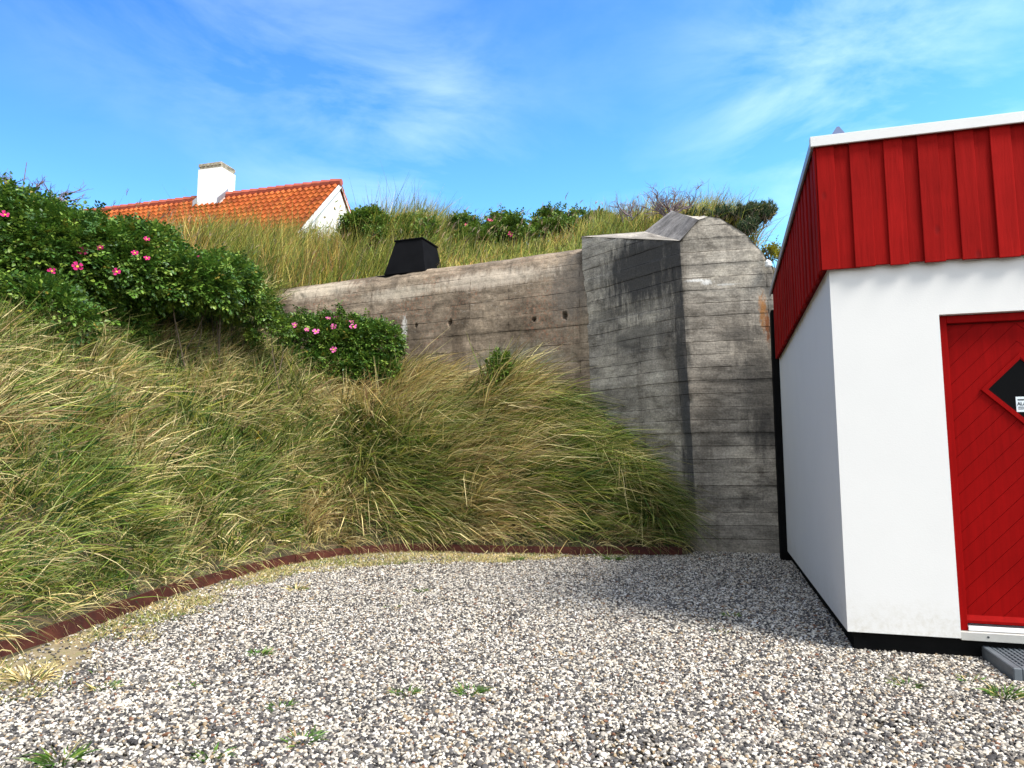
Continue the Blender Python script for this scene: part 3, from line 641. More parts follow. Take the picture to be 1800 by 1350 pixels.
# planked leaf: boards at 45 degrees separated by fine V grooves, meeting in the middle
dcx = (da0 + da1) / 2
import bmesh
def door_leaf():
    bm = bmesh.new(); gap = 0.0032; pitch = 0.098
    def clip(poly, nx, nz, c):      # keep nx*a+nz*z <= c
        out = []
        for i in range(len(poly)):
            p, q = poly[i], poly[(i + 1) % len(poly)]; fp, fq = nx * p[0] + nz * p[1] - c, nx * q[0] + nz * q[1] - c
            if fp <= 0: out.append(p)
            if (fp < 0 < fq) or (fq < 0 < fp): t = fp / (fp - fq); out.append((p[0] + (q[0] - p[0]) * t, p[1] + (q[1] - p[1]) * t))
        return out
    s2 = math.sqrt(.5)
    for side in (-1, 1):
        x0, x1 = (da0, dcx) if side < 0 else (dcx, da1)
        for k in range(-30, 50):
            lo, hi = k * pitch + gap / 2, (k + 1) * pitch - gap / 2
            poly = [(x0, dz0), (x1, dz0), (x1, dz1), (x0, dz1)]
            nx, nz = (-s2 if side < 0 else s2), s2          # '/' on the left half, '\' on the right
            off0 = nx * dcx + nz * dz0
            poly = clip(poly, nx, nz, hi + off0); 
            if len(poly) < 3: continue
            poly = clip(poly, -nx, -nz, -(lo + off0))
            if len(poly) < 3: continue
            fr = [bm.verts.new(tuple(HX(a, 0.098, z))) for a, z in poly]; bk_ = [bm.verts.new(tuple(HX(a, 0.106, z))) for a, z in poly]
            try: bm.faces.new(fr)
            except ValueError: continue
            for i in range(len(fr)):
                j = (i + 1) % len(fr); bm.faces.new((fr[i], fr[j], bk_[j], bk_[i]))
    vs = [bm.verts.new(tuple(HX(a, 0.105 + dd, z))) for dd in (0, 0.04) for a, z in ((da0, dz0), (da1, dz0), (da1, dz1), (da0, dz1))]
    for f in ((0, 1, 2, 3), (7, 6, 5, 4), (0, 4, 5, 1), (1, 5, 6, 2), (2, 6, 7, 3), (3, 7, 4, 0)): bm.faces.new([vs[i] for i in f])
    bmesh.ops.recalc_face_normals(bm, faces=bm.faces)
    me = bpy.data.meshes.new('door'); bm.to_mesh(me); bm.free(); me.materials.append(M['red_door']); me.polygons.foreach_set('use_smooth', np.zeros(len(me.polygons), dtype=bool)); return link('door', me, annex)
door = door_leaf()
cA, cZ = FA(1797, 683, 0.09); hw, hh = 0.235, 0.235
def diamond(r0, r1, b0, b1):
    vs = []; 
    for (r, b) in ((r0, b0), (r1, b0), (r1, b1), (r0, b1)):
        vs += [(cA - r, b, cZ), (cA, b, cZ + r), (cA + r, b, cZ), (cA, b, cZ - r)]
    fs = []
    for q in range(4):
        for i in range(4): fs.append((q * 4 + i, q * 4 + (i + 1) % 4, ((q + 1) % 4) * 4 + (i + 1) % 4, ((q + 1) % 4) * 4 + i))
    return vs, fs
mm = MB(HX); mm.add(*diamond(hw, hw + 0.036, 0.080, 0.0975)); mm.add(*diamond(hw - 0.012, hw - 0.0005, 0.083, 0.0975)); mm.build('window_moulding', M['red_door'], door)
gl = MB(HX); gl.add([(cA - hw, 0.092, cZ), (cA, 0.092, cZ - hw), (cA + hw, 0.092, cZ), (cA, 0.092, cZ + hw)], [(0, 1, 2, 3)]); gl.build('window_pane', M['glass'], door)
# alarm sticker behind the lower left edge of the pane
sA, sZ = FA(1785, 697.5, 0.089); sB, sY = FA(1800, 724, 0.089)
st = MB(HX); sw, sh = 0.115, sZ - sY
st.box(sA, sA + sw, 0.0885, 0.0905, sZ - sh, sZ, 0, 0.0006)
st.box(sA + 0.012, sA + sw - 0.02, 0.0875, 0.0884, sZ - 0.028, sZ - 0.018, 1)
for q, ln in ((0.075, 0.07), (0.088, 0.085)): st.box(sA + 0.012, sA + 0.012 + ln, 0.0875, 0.0884, sZ - q - .006, sZ - q, 1)
sto = st.build('alarm_sticker', [M['sticker'], M['ink']], door)
fc_ = bpy.data.curves.new('lettering', 'FONT'); fc_.body = 'ALARM'; fc_.size = 0.036; fc_.extrude = 0.0004; fc_.space_character = 1.02; fc_.offset = 0.0007
fo = bpy.data.objects.new('lettering_src', fc_); COL.objects.link(fo); bpy.context.view_layer.update()
dg = bpy.context.evaluated_depsgraph_get(); tm = bpy.data.meshes.new_from_object(fo.evaluated_get(dg)); COL.objects.unlink(fo)
bpy.data.objects.remove(fo)
for vtx in tm.vertices:
    a_, z_, e_ = vtx.co.x, vtx.co.y, vtx.co.z; vtx.co = Vector(tuple(HX(sA + 0.008 + a_ * 0.86, 0.0872 - e_, sZ - 0.064 + z_)))
tm.materials.clear(); tm.materials.append(M['ink']); link('lettering', tm, door)
db = MB(HX)
db.add([(da0 - .004, .098, dz0 + .055), (da1 + .004, .098, dz0 + .055), (da1 + .004, .060, dz0 + .022), (da0 - .004, .060, dz0 + .022), (da1 + .004, .060, dz0 + .004), (da0 - .004, .060, dz0 + .004), (da1 + .004, .098, dz0 + .004), (da0 - .004, .098, dz0 + .004)],
       [(0, 3, 2, 1), (3, 5, 4, 2), (5, 7, 6, 4), (0, 7, 5, 3), (1, 2, 4, 6), (0, 1, 6, 7)]); db.build('drip_rail', M['red_door'], door)
ts = MB(HX); ts.box(a0 + fw + .002, a1 - fw - .002, 0.045, 0.15, z_sill + 0.002, z_sill + 0.034, 0, 0.003); ts.build('threshold', M['alu_light'], annex)
sl_ = MB(HX); sl_.box(a_door0 + .003, a_door0 + dw_ - .003, 0.012, 0.2, z_sill - 0.062, z_sill - 0.001, 0, 0.003)
sl_.tube([(a_door0 + .175, 0.0125, z_sill - .03), (a_door0 + .175, 0.009, z_sill - .03)], 0.008, 8, 1)
sl_.tube([(a_door0 + .56, 0.0125, z_sill - .03), (a_door0 + .56, 0.009, z_sill - .03)], 0.008, 8, 1); sl_.build('sill', [M['alu'], M['ink']], annex)

# boot-scraper grating step at the door
q0 = G(1717, 1149, 0) - O_; q1 = G(1766, 1197, 0) - O_
ta, tb0, tb1 = float(np.dot(q0, R_)), float(np.dot(q0, B_)), float(np.dot(q1, R_ * 0 + B_))
tw = 0.95; th_ = 0.085
tr = empty('door_step_grating', HX(ta + tw / 2, (tb0 + tb1) / 2, 0), 'dark grey door step with a slotted grating top, on the gravel at the red door', 'door step')
t1 = MB(HX)
for (x0, x1, y0, y1) in ((ta, ta + 0.05, tb1, tb0), (ta + tw - .05, ta + tw, tb1, tb0), (ta + .05, ta + tw - .05, tb1, tb1 + 0.075), (ta + .05, ta + tw - .05, tb0 - 0.05, tb0)): t1.box(x0, x1, y0, y1, -0.02, th_, 0, 0.006)
t1.build('frame', M['tray'], tr)
t2 = MB(HX); xx_ = ta + .056; 
while xx_ < ta + tw - .06: t2.box(xx_, xx_ + 0.018, tb1 + .075, tb0 - .05, th_ - 0.03, th_ - 0.003, 0, 0.002); xx_ += 0.034
yy_ = tb1 + .075 + .05
while yy_ < tb0 - .06: t2.box(ta + .05, ta + tw - .05, yy_, yy_ + 0.008, th_ - 0.028, th_ - 0.006); yy_ += 0.055
t2.build('grating', M['tray'], tr)
t3 = MB(HX); t3.box(ta + .05, ta + tw - .05, tb1 + .075, tb0 - .05, -0.02, 0.02); t3.build('pit', M['tray_dark'], tr)

# ------------------------------------------------------------------ steel edging strip round the yard
edg = empty('steel_edging', (-1.5, 11.3, 0), 'rusty dark red steel edging strip curving along the foot of the dune', 'garden edging')
arc = np.concatenate([[0], np.cumsum(np.linalg.norm(np.diff(EC, axis=0), axis=1))])
def at_arc(s): return np.array([np.interp(s, arc, EC[:, 0]), np.interp(s, arc, EC[:, 1])])
s = 5.0; pi_ = 0
while s < arc[-1] - 0.05:
    e = min(s + 1.25, arc[-1]); m_ = MB(); k = 10; vs = []; fs = []; hh_ = 0.128 + rr.uniform(-.012, .008); ti = rr.uniform(-.012, .012)
    for i in range(k):
        c0 = at_arc(s + 0.004 + (e - s - 0.008) * i / (k - 1)); c1 = at_arc(min(s + (e - s) * i / (k - 1) + .02, arc[-1])); t = (c1 - c0); t = t / (np.linalg.norm(t) + 1e-9) if np.linalg.norm(t) > 1e-6 else np.array([1, 0]); nn = np.array([t[1], -t[0]])
        for (o, z) in ((0.0, -0.06), (0.0 + ti, hh_), (-0.02 + ti, hh_), (-0.02, -0.06)): vs.append((c0[0] + nn[0] * o, c0[1] + nn[1] * o, z))
    for i in range(k - 1):
        for j in range(4): fs.append((i * 4 + j, (i + 1) * 4 + j, (i + 1) * 4 + (j + 1) % 4, i * 4 + (j + 1) % 4))
    fs += [(0, 1, 2, 3), tuple((k - 1) * 4 + j for j in (3, 2, 1, 0))]
    m_.add(vs, fs); m_.build('edging_panel', M['steel'], edg); s = e

m, n, l, b = new_mat('verge_sand')
tc = N(n, 'ShaderNodeTexCoord').outputs['Object']
c = ramp(n, l, noise(n, l, tc, 5.0, 8, 0.75), [(0.3, (0.17, 0.135, 0.07)), (0.48, (0.30, 0.235, 0.14)), (0.58, (0.24, 0.21, 0.09)), (0.75, (0.40, 0.32, 0.21))])
l.new(c, b.inputs['Base Color']); b.inputs['Roughness'].default_value = 0.95
bump(n, l, b, noise(n, l, tc, 70, 5), 0.9, 0.012)
vs_ = []
for k, (ex, ey) in enumerate(EC):
    e2 = EC[min(k + 1, len(EC) - 1)]; e1 = EC[max(k - 1, 0)]; t = (e2 - e1) / np.linalg.norm(e2 - e1); no = np.array([t[1], -t[0]])
    wv = (0.65 + 0.9 * float(smooth01(np.array((ey - 8.0) / 3)))) * (0.6 + 0.8 * float(vnoise(np.array(ex), np.array(ey), 0.6, 171))) * float(smooth01(np.array((2.7 - ex) / 1.0)))
    for q in (0.0, .5, 1.0): vs_.append((ex + no[0] * wv * q, ey + no[1] * wv * q, -0.006))
tag(np_mesh('verge', np.array(vs_), [grid_faces(3, len(EC))], m), 'sandy verge strip along the edging', kind='structure')

# ------------------------------------------------------------------ gravel: stones scattered over the yard
def yard_points(sp):
    gx_, gy_ = np.meshgrid(np.arange(-4.2, 6.2, sp), np.arange(1.9, 12.0, sp * 0.87)); gx_[1::2] += sp / 2
    px = gx_.ravel() + rng.normal(0, sp * .3, gx_.size); py = gy_.ravel() + rng.normal(0, sp * .3, gx_.size)
    d = edge_dist(px, py); a = (px - O_[0]) * R_[0] + (py - O_[1]) * R_[1]; b_ = (px - O_[0]) * B_[0] + (py - O_[1]) * B_[1]
    ok = (d < -0.02) & ~((a > 0.06) & (b_ > 0.08)) & (np.abs(px) < 0.80 * py + 0.5) & ~((a > ta - .01) & (a < ta + tw + .01) & (b_ > tb1 - .01) & (b_ < tb0 + .01))
    return px[ok], py[ok], d[ok]
px, py, dd = yard_points(0.0140)
verge = smooth01((0.95 + 1.5 * smooth01((py - 8.2) / 3) * smooth01((1.2 - px) / 2.5) * (fbm(px, py, 0.9, 90) * 1.1) + dd - 0.2 + 0.9 * (fbm(px, py, 0.45, 91) - 0.5)) / 0.35)
verge *= smooth01((2.2 - px) / 0.8)
patchy = smooth01((fbm(px, py, 0.75, 97) - 0.58) / 0.14) * 0.55
keep = rng.random(len(px)) > np.maximum(verge * 0.93, patchy)
px, py = px[keep], py[keep]
pz = rng.uniform(-0.006, 0.006, len(px)) + 0.018 * (fbm(px, py, 1.1, 93) - .5)
big = rng.random(len(px)); scl = 0.0062 + 0.0058 * rng.random(len(px)) + np.where(big > 0.985, 0.008, 0)
me = bpy.data.meshes.new('gravel'); me.vertices.add(len(px)); me.vertices.foreach_set('co', np.stack([px, py, pz], -1).astype(np.float32).ravel())
at = me.attributes.new('size', 'FLOAT', 'POINT'); at.data.foreach_set('value', scl.astype(np.float32))
at = me.attributes.new('turn', 'FLOAT_VECTOR', 'POINT'); at.data.foreach_set('vector', np.stack([rng.normal(0, .45, len(px)), rng.normal(0, .45, len(px)), rng.uniform(0, 6.28, len(px))], -1).astype(np.float32).ravel())
at = me.attributes.new('stretch', 'FLOAT_VECTOR', 'POINT'); sv = np.stack([rng.uniform(.95, 1.6, len(px)), rng.uniform(.75, 1.15, len(px)), rng.uniform(.5, .85, len(px))], -1) * scl[:, None]
at.data.foreach_set('vector', sv.astype(np.float32).ravel())
me.materials.append(M['stone'])
gravel = tag(link('gravel', me), 'grey and white pebbles covering the yard', kind='stuff')
ng = bpy.data.node_groups.new('gravel_scatter', 'GeometryNodeTree')
ng.interface.new_socket('Geometry', in_out='INPUT', socket_type='NodeSocketGeometry'); ng.interface.new_socket('Geometry', in_out='OUTPUT', socket_type='NodeSocketGeometry')
gn, gl_ = ng.nodes, ng.links
gi, go = gn.new('NodeGroupInput'), gn.new('NodeGroupOutput')
g2i = gn.new('GeometryNodeGeometryToInstance')
for kv in range(5):
    ico = gn.new('GeometryNodeMeshIcoSphere'); ico.inputs['Radius'].default_value = 1.0; ico.inputs['Subdivisions'].default_value = 2
    spn = gn.new('GeometryNodeSetPosition'); nz = gn.new('ShaderNodeTexNoise'); nz.noise_dimensions = '4D'; nz.inputs['W'].default_value = kv * 7.3 + 1; nz.inputs['Scale'].default_value = 0.9; nz.inputs['Detail'].default_value = 1.0
    sub = gn.new('ShaderNodeVectorMath'); sub.operation = 'SUBTRACT'; sub.inputs[1].default_value = (0.5, 0.5, 0.5); gl_.new(nz.outputs['Color'], sub.inputs[0])
    scn = gn.new('ShaderNodeVectorMath'); scn.operation = 'SCALE'; scn.inputs['Scale'].default_value = 1.5; gl_.new(sub.outputs[0], scn.inputs[0])
    gl_.new(ico.outputs['Mesh'], spn.inputs['Geometry']); gl_.new(scn.outputs[0], spn.inputs['Offset'])
    sm_ = gn.new('GeometryNodeSetShadeSmooth'); gl_.new(spn.outputs[0], sm_.inputs[0])
    smt = gn.new('GeometryNodeSetMaterial'); smt.inputs['Material'].default_value = M['stone']; gl_.new(sm_.outputs[0], smt.inputs[0]); gl_.new(smt.outputs[0], g2i.inputs[0])
iop = gn.new('GeometryNodeInstanceOnPoints'); gl_.new(gi.outputs[0], iop.inputs['Points']); gl_.new(g2i.outputs[0], iop.inputs['Instance']); iop.inputs['Pick Instance'].default_value = True
rv = gn.new('FunctionNodeRandomValue'); rv.data_type = 'INT'; rv.inputs[4].default_value = 0; rv.inputs[5].default_value = 4; gl_.new(rv.outputs[2], iop.inputs['Instance Index'])
nt = gn.new('GeometryNodeInputNamedAttribute'); nt.data_type = 'FLOAT_VECTOR'; nt.inputs['Name'].default_value = 'turn'; e2r = gn.new('FunctionNodeEulerToRotation'); gl_.new(nt.outputs[0], e2r.inputs[0]); gl_.new(e2r.outputs[0], iop.inputs['Rotation'])
ns = gn.new('GeometryNodeInputNamedAttribute'); ns.data_type = 'FLOAT_VECTOR'; ns.inputs['Name'].default_value = 'stretch'; gl_.new(ns.outputs[0], iop.inputs['Scale'])
gl_.new(iop.outputs[0], go.inputs[0])
md = gravel.modifiers.new('scatter', 'NODES'); md.node_group = ng

# ------------------------------------------------------------------ grass
GREEN = 0.92 * np.array([(0.13, 0.20, 0.028), (0.22, 0.29, 0.05), (0.29, 0.33, 0.10), (0.035, 0.085, 0.018), (0.32, 0.32, 0.06), (0.055, 0.115, 0.022)])
STRAW = np.array([(0.55, 0.45, 0.21), (0.46, 0.36, 0.15), (0.63, 0.53, 0.28), (0.40, 0.29, 0.11), (0.48, 0.42, 0.19)])
STRAW = STRAW * 1.15
BROWN = 1.1 * np.array([(0.30, 0.19, 0.10), (0.22, 0.14, 0.07), (0.36, 0.24, 0.14)])
def blades(roots, up, lean, L, W, curl, dry, seed=0, palette=None):
    """ribbon blades: root, first direction, direction it bends to, length, width, amount of bend, dryness 0..1"""
    r = np.random.default_rng(seed); n_ = len(roots)
    T = np.array([0.0, 0.34, 0.68, 1.0]); w_ = np.array([0.8, 1.0, 0.72, 0.12])
    pts = []
    for t in T:
        h = (t - 0.5 * curl * t * t)[:, None]; o = (curl * (0.30 * t + 0.75 * t * t))[:, None]
        pts.append(roots + L[:, None] * (up * h + lean * o - np.array([0, 0, 1.0]) * (0.30 * np.maximum(curl - 0.6, 0) * t ** 3)[:, None]))
    side = np.cross(up + lean * curl[:, None], np.stack([r.normal(0, .6, n_), -1 + r.normal(0, .6, n_), r.normal(0, .3, n_)], -1)); side /= np.linalg.norm(side, axis=1, keepdims=True) + 1e-9
    vs = np.zeros((n_, 8, 3))
    for i in range(4):
        vs[:, 2 * i] = pts[i] - side * (W * w_[i] * .5)[:, None]; vs[:, 2 * i + 1] = pts[i] + side * (W * w_[i] * .5)[:, None]
    base = np.arange(n_)[:, None] * 8
    f = np.concatenate([base + np.array([[2 * i, 2 * i + 1, 2 * i + 3, 2 * i + 2]]) for i in range(3)], 0)
    g = GREEN[r.integers(0, len(GREEN), n_)]; st_ = STRAW[r.integers(0, len(STRAW), n_)]; bn = BROWN[r.integers(0, len(BROWN), n_)]
    isdry = r.random(n_) < dry; isbr = isdry & (r.random(n_) < 0.15)
    c = np.where(isdry[:, None], st_, g); c = np.where(isbr[:, None], bn, c) * r.uniform(.38, 1.65, n_)[:, None]
    tint = np.repeat(c[:, None, :], 8, 1)
    tipdry = (r.random(n_) < 0.4)[:, None] * np.where(isdry, 0, 1)[:, None]
    tint[:, 6:] = tint[:, 6:] * (1 - 0.6 * tipdry[..., None]) + st_[:, None, :] * 0.6 * tipdry[..., None]
    return vs.reshape(-1, 3), f, tint.reshape(-1, 3)
class Blades:
    def __init__(self): self.v, self.f, self.c, self.k = [], [], [], 0
    def add(self, *a, **k):
        v, f, c = blades(*a, **k); self.v.append(v); self.f.append(f + self.k); self.c.append(c); self.k += len(v)
    def build(self, name, parent=None, mat=None): return np_mesh(name, np.concatenate(self.v), [np.concatenate(self.f)], mat or M['grass'], parent, False, tint=np.concatenate(self.c))
def unit(a): return a / (np.linalg.norm(a, axis=1, keepdims=True) + 1e-9)
def tnormal(x, y):
    e = 0.15; zx = (terrain(x + e, y) - terrain(x - e, y)) / (2 * e); zy = (terrain(x, y + e) - terrain(x, y - e)) / (2 * e)
    return unit(np.stack([-zx, -zy, np.ones_like(zx)], -1))
def wall_coords(x, y):
    return (x - WA[0]) * WDIR[0] + (y - WA[1]) * WDIR[1], -((x - WA[0]) * WN[0] + (y - WA[1]) * WN[1])
def pillar_free(x, y, m_=0.05):
    """true where a point stays clear of the wing wall's footprint"""
    ax, ay = 1.40, 13.1; bx, by = B0[0], B0[1]
    side = (bx - ax) * (y - ay) - (by - ay) * (x - ax)
    return side / math.hypot(bx - ax, by - ay) < -m_

ROSES = []          # footprints (x, y, r) kept thin of grass; filled here so grass and bushes agree
def foot(u, v, r): p = hit(u, v); ROSES.append((p[0], p[1], r)); return p

grass = Blades()
# tufts over the whole visible bank
nt_ = 3300
tx = rng.uniform(-11.5, 3.2, nt_ * 3); ty = rng.uniform(3.6, 16.5, nt_ * 3)
d = edge_dist(tx, ty); s_, w_ = wall_coords(tx, ty)
rc_ = terrain(tx, ty) - CAMH; dep_ = ty * CT + rc_ * ST; pu_ = 900 + F * tx / dep_; pv_ = 675 - F * (rc_ * CT - ty * ST) / dep_
ok = (d > 0.25) & (d < 6.5) & ~((pu_ < 430) & (pv_ < 592 + 14 * np.sin(pu_ * .06))) & ~((w_ > -0.10) & (s_ < WLEN + .15) & (s_ > -6)) & (np.abs(tx) < 0.78 * ty + 0.8) & pillar_free(tx, ty, 0.12)
tx, ty, d = tx[ok], ty[ok], d[ok]
print('tufts', len(tx))
per = 50
n_ = len(tx) * per
bx = np.repeat(tx, per) + rng.normal(0, 0.065, n_); by = np.repeat(ty, per) + rng.normal(0, 0.065, n_); ti = np.repeat(np.arange(len(tx)), per)
bd = edge_dist(bx, by); s_, w_ = wall_coords(bx, by)
ok = (bd > 0.03) & ~((w_ > -0.04) & (s_ < WLEN + .1) & (s_ > -6)) & pillar_free(bx, by, 0.04)
bx, by, ti, bd = bx[ok], by[ok], ti[ok], bd[ok]; n_ = len(bx)
roots = np.stack([bx, by, terrain(bx, by) - 0.02], -1); nm = tnormal(bx, by)
cen = smooth01((bx + 3.4) / 1.4) * smooth01((by - 9.0) / 1.2)                  # 1 on the combed bank below the bunker, 0 on the left dune
low = np.clip(1 - bd / 0.7, 0, 1)
tl = np.random.default_rng(11)
tr_a = tl.uniform(0, 2 * math.pi, len(tx)); tdry = tl.random(len(tx)); tlen = tl.uniform(.75, 1.2, len(tx))
outw = np.stack([bx - tx[ti], by - ty[ti], np.zeros(n_)], -1) * 4.0
DRYP = [(*hit(u, v)[:2], r_, a_) for (u, v, r_, a_) in ((590, 705, .7, .55), (690, 690, .6, .4), (560, 890, .45, .7), (415, 930, .4, .6), (200, 720, .6, .4), (250, 850, .45, .35), (860, 780, .6, .35), (120, 640, .5, .3), (470, 830, .4, .3), (760, 860, .4, .3))]
GRNP = [(*hit(u, v)[:2], r_, a_) for (u, v, r_, a_) in ((330, 760, .6, .35), (130, 860, .6, .35), (350, 900, .5, .4), (1010, 850, .8, .4), (950, 680, .6, .3), (680, 850, .5, .4), (60, 760, .5, .25), (480, 880, .3, .4))]
def drybias(x, y):
    o = 0
    for (a, b_, r_, k) in DRYP: o = o + k * np.exp(-((x - a) ** 2 + (y - b_) ** 2) / (r_ * r_))
    for (a, b_, r_, k) in GRNP: o = o - k * np.exp(-((x - a) ** 2 + (y - b_) ** 2) / (r_ * r_))
    return o
comb_ang = (fbm(bx, by, 1.6, 120) - 0.42) * 3.4 + (vnoise(bx, by, 0.5, 124) - .5) * 1.0
comb = np.stack([np.cos(comb_ang), -0.55 + 0 * bx, -0.10 + np.sin(comb_ang) * 0.55], -1)      # to the right, hugging the slope
wild = np.stack([np.cos(tr_a[ti]) + 0.25, np.sin(tr_a[ti]) - 0.35, -0.15 + 0 * bx], -1)
hang = np.stack([nm[:, 0] * 1.2, nm[:, 1] * 1.2, -0.5 + 0 * bx], -1)
lean = comb * cen[:, None] * 1.25 + wild * (1 - 0.72 * cen)[:, None] * 1.0 + hang * (0.25 * (1 - cen) + 0.4 * low)[:, None] + outw * 1.3 + np.array([-.15, -.5, -.3]) * (1 - cen)[:, None] + rng.normal(0, .2, (n_, 3))
lean = lean - nm * np.array([1, 1, 0]) * (0.9 * np.clip(1 - bd / 0.6, 0, 1))[:, None]
pdist = -((B0[0] - 1.40) * (by - 13.1) - (B0[1] - 13.1) * (bx - 1.40)) / math.hypot(B0[0] - 1.40, B0[1] - 13.1); kp = np.clip(1 - pdist / 0.75, 0, 1) * (by < 13.2)
lean = unit(lean) * (1 - kp)[:, None] + np.array([-.45, -.55, -.35]) * kp[:, None]
lean = unit(lean)
tilt = np.stack([tl.normal(0, .5, len(tx)), tl.normal(0, .35, len(tx)), tl.normal(0, .1, len(tx))], -1)[ti] * (1 - .8 * cen)[:, None]
up = unit(nm * (0.10 + .25 * cen)[:, None] + np.array([0, 0, 0.9]) + outw * 1.1 + tilt + rng.normal(0, .16, (n_, 3)) + np.where(cen[:, None] > .5, comb * 0.25, 0))
curl = np.clip(rng.normal(0.42, 0.24, n_) + 0.56 * cen + 0.25 * (tdry[ti] - .4), 0.05, 1.4)
L = rng.uniform(.34, .85, n_) * tlen[ti] * (1 + 0.42 * cen) * (0.42 + 0.58 * smooth01(bd / 0.9)) * (1 - .3 * kp)
W = rng.uniform(.0045, .0115, n_) * np.clip(np.hypot(bx, by) / 6.6, .72, 2.0)
dryf = np.clip(0.24 + 2.3 * (fbm(tx[ti], ty[ti], 0.95, 130) - 0.5) + 1.5 * (tdry[ti] - 0.5) + 0.42 * low + drybias(bx, by) - 0.12 * smooth01((bx - 0.2) / 1.5), 0.04, 0.97)
grass.add(roots, up, lean, L, W, curl, dryf, seed=21)
# tall tufts standing up in front of the rose bushes
for k in range(110):
    u_ = rng.uniform(-10, 540); vb_ = 592 + 10 * math.sin(u_ * .05) + max(0, u_ - 300) * .16 + rng.uniform(-12, 50); p_t = hit(u_, vb_); nb_ = 46; a_ = rng.uniform(0, 6.28, nb_); o_t = np.stack([np.cos(a_), np.sin(a_), 0 * a_], -1)
    grass.add(p_t - np.array([0, 0, .05]) + o_t * .07 * np.sqrt(rng.random(nb_))[:, None], unit(np.array([rng.normal(0, .25), -.1, 1.0]) + o_t * .35 * rng.random(nb_)[:, None] + rng.normal(0, .08, (nb_, 3))), unit(o_t + np.array([.5, -.2, -.1]) + rng.normal(0, .2, (nb_, 3))), rng.uniform(.3, .75, nb_), rng.uniform(.007, .014, nb_), np.clip(rng.normal(.55, .25, nb_), .05, 1.2), np.full(nb_, rng.choice([.06, .2, .5])), seed=500 + k)
# matted thatch between the tufts
nth = 16000
bx = rng.uniform(-11, 3.2, nth * 2); by = rng.uniform(3.6, 15.5, nth * 2); bd = edge_dist(bx, by); s_, w_ = wall_coords(bx, by)
ok = (bd > 0.03) & (bd < 4.5) & ~((w_ > -0.04) & (s_ < WLEN + .1) & (s_ > -6)) & (np.abs(bx) < .78 * by + .6) & pillar_free(bx, by, 0.05)
bx, by, bd = bx[ok], by[ok], bd[ok]; n_ = len(bx); nm = tnormal(bx, by)
roots = np.stack([bx, by, terrain(bx, by) + rng.uniform(0, .08, n_)], -1)
hang = unit(np.stack([nm[:, 0], nm[:, 1], -0.9 + 0 * bx], -1) + rng.normal(0, .5, (n_, 3)))
up = unit(nm * 0.8 + rng.normal(0, .5, (n_, 3)))
grass.add(roots, up, hang, rng.uniform(.15, .45, n_), rng.uniform(.004, .009, n_), np.clip(rng.normal(.9, .2, n_), .2, 1.3), np.clip(0.62 + .9 * (fbm(bx, by, .9, 131) - .5), .2, 1), seed=22)
# straw hanging over the edging
nh = 650; ss_ = rng.uniform(5.0, arc[-1] - .05, nh); c0 = np.array([at_arc(q) for q in ss_]); c1 = np.array([at_arc(min(q + .05, arc[-1])) for q in ss_]); tg = unit(np.c_[c1 - c0, np.zeros(nh)]); ou = np.stack([tg[:, 1], -tg[:, 0], np.zeros(nh)], -1)
clump = vnoise(ss_, ss_ * 0, 0.35, 140) > 0.45
c0, tg, ou = c0[clump], tg[clump], ou[clump]; n_ = len(c0)
roots = np.c_[c0 - ou[:, :2] * rng.uniform(.03, .22, n_)[:, None], 0.10 + rng.uniform(0, .12, n_)]
grass.add(roots, unit(np.array([0, 0, .8]) + ou * .5 + rng.normal(0, .3, (n_, 3))), unit(ou - np.array([0, 0, .55]) + rng.normal(0, .45, (n_, 3))), rng.uniform(.12, .36, n_), rng.uniform(.0035, .007, n_), np.clip(rng.normal(.95, .25, n_), .3, 1.4), np.full(n_, .82), seed=23)
tag(grass.build('marram_grass'), 'green and straw coloured marram grass covering the dune bank', kind='stuff')

# meadow grass on top of the bunker and the ridge
top = Blades()
def top_points(n0, ymax=21.5):
    x_ = rng.uniform(-13, 5.2, n0); y_ = rng.uniform(11.8, ymax, n0); s_, w_ = wall_coords(x_, y_); d_ = edge_dist(x_, y_)
    ok = (((w_ > 0.62) & (s_ < WLEN + .4)) | ((s_ >= WLEN) & (d_ > 4.4)) | (d_ > 6.3)) & (np.abs(x_) < .78 * y_) & ~((x_ > 0.9) & (y_ < 14.4)) & ~((w_ < 0.62) & (s_ < WLEN))
    # clear of the pillar's roof and of the house beyond
    return x_[ok], y_[ok], s_[ok], w_[ok]
x_, y_, s_, w_ = top_points(105000); n_ = len(x_); print('top', n_)
hgt = np.clip(0.22 + 0.95 * smooth01((s_ - 3.2) / 3.0) + 0.42 * smooth01((w_ - 1.2) / 1.5) + 0.25 * (fbm(x_, y_, 1.1, 150) - .5),   .10, 1.6)
hgt = hgt - .30 * smooth01((w_ - 2.2) / .9) * smooth01((6.5 - s_) / 1.4) * smooth01((1.6 - x_) / .8)
hgt = np.maximum(hgt, .12) + .3 * smooth01((x_ - 1.2) / 1.0) * smooth01((w_ - 1.5) / 1)
hgt = np.where(w_ < 1.0, hgt * (0.3 + 0.7 * smooth01((w_ - .6) / .4 + np.where(s_ > WLEN - .4, 1, 0))), hgt)
roots = np.stack([x_, y_, terrain(x_, y_) - 0.02], -1)
ln = unit(np.stack([0.55 + rng.normal(0, .5, n_), rng.normal(-.15, .5, n_), rng.normal(.1, .2, n_)], -1)); upv = unit(np.array([0, 0, 1.0]) + rng.normal(0, .16, (n_, 3)))
GREEN_S = GREEN.copy(); GREEN[:] = 1.5 * np.array([(0.11, 0.14, 0.022), (0.15, 0.165, 0.025), (0.18, 0.18, 0.035), (0.08, 0.125, 0.02), (0.21, 0.19, 0.03), (0.06, 0.09, 0.015)])
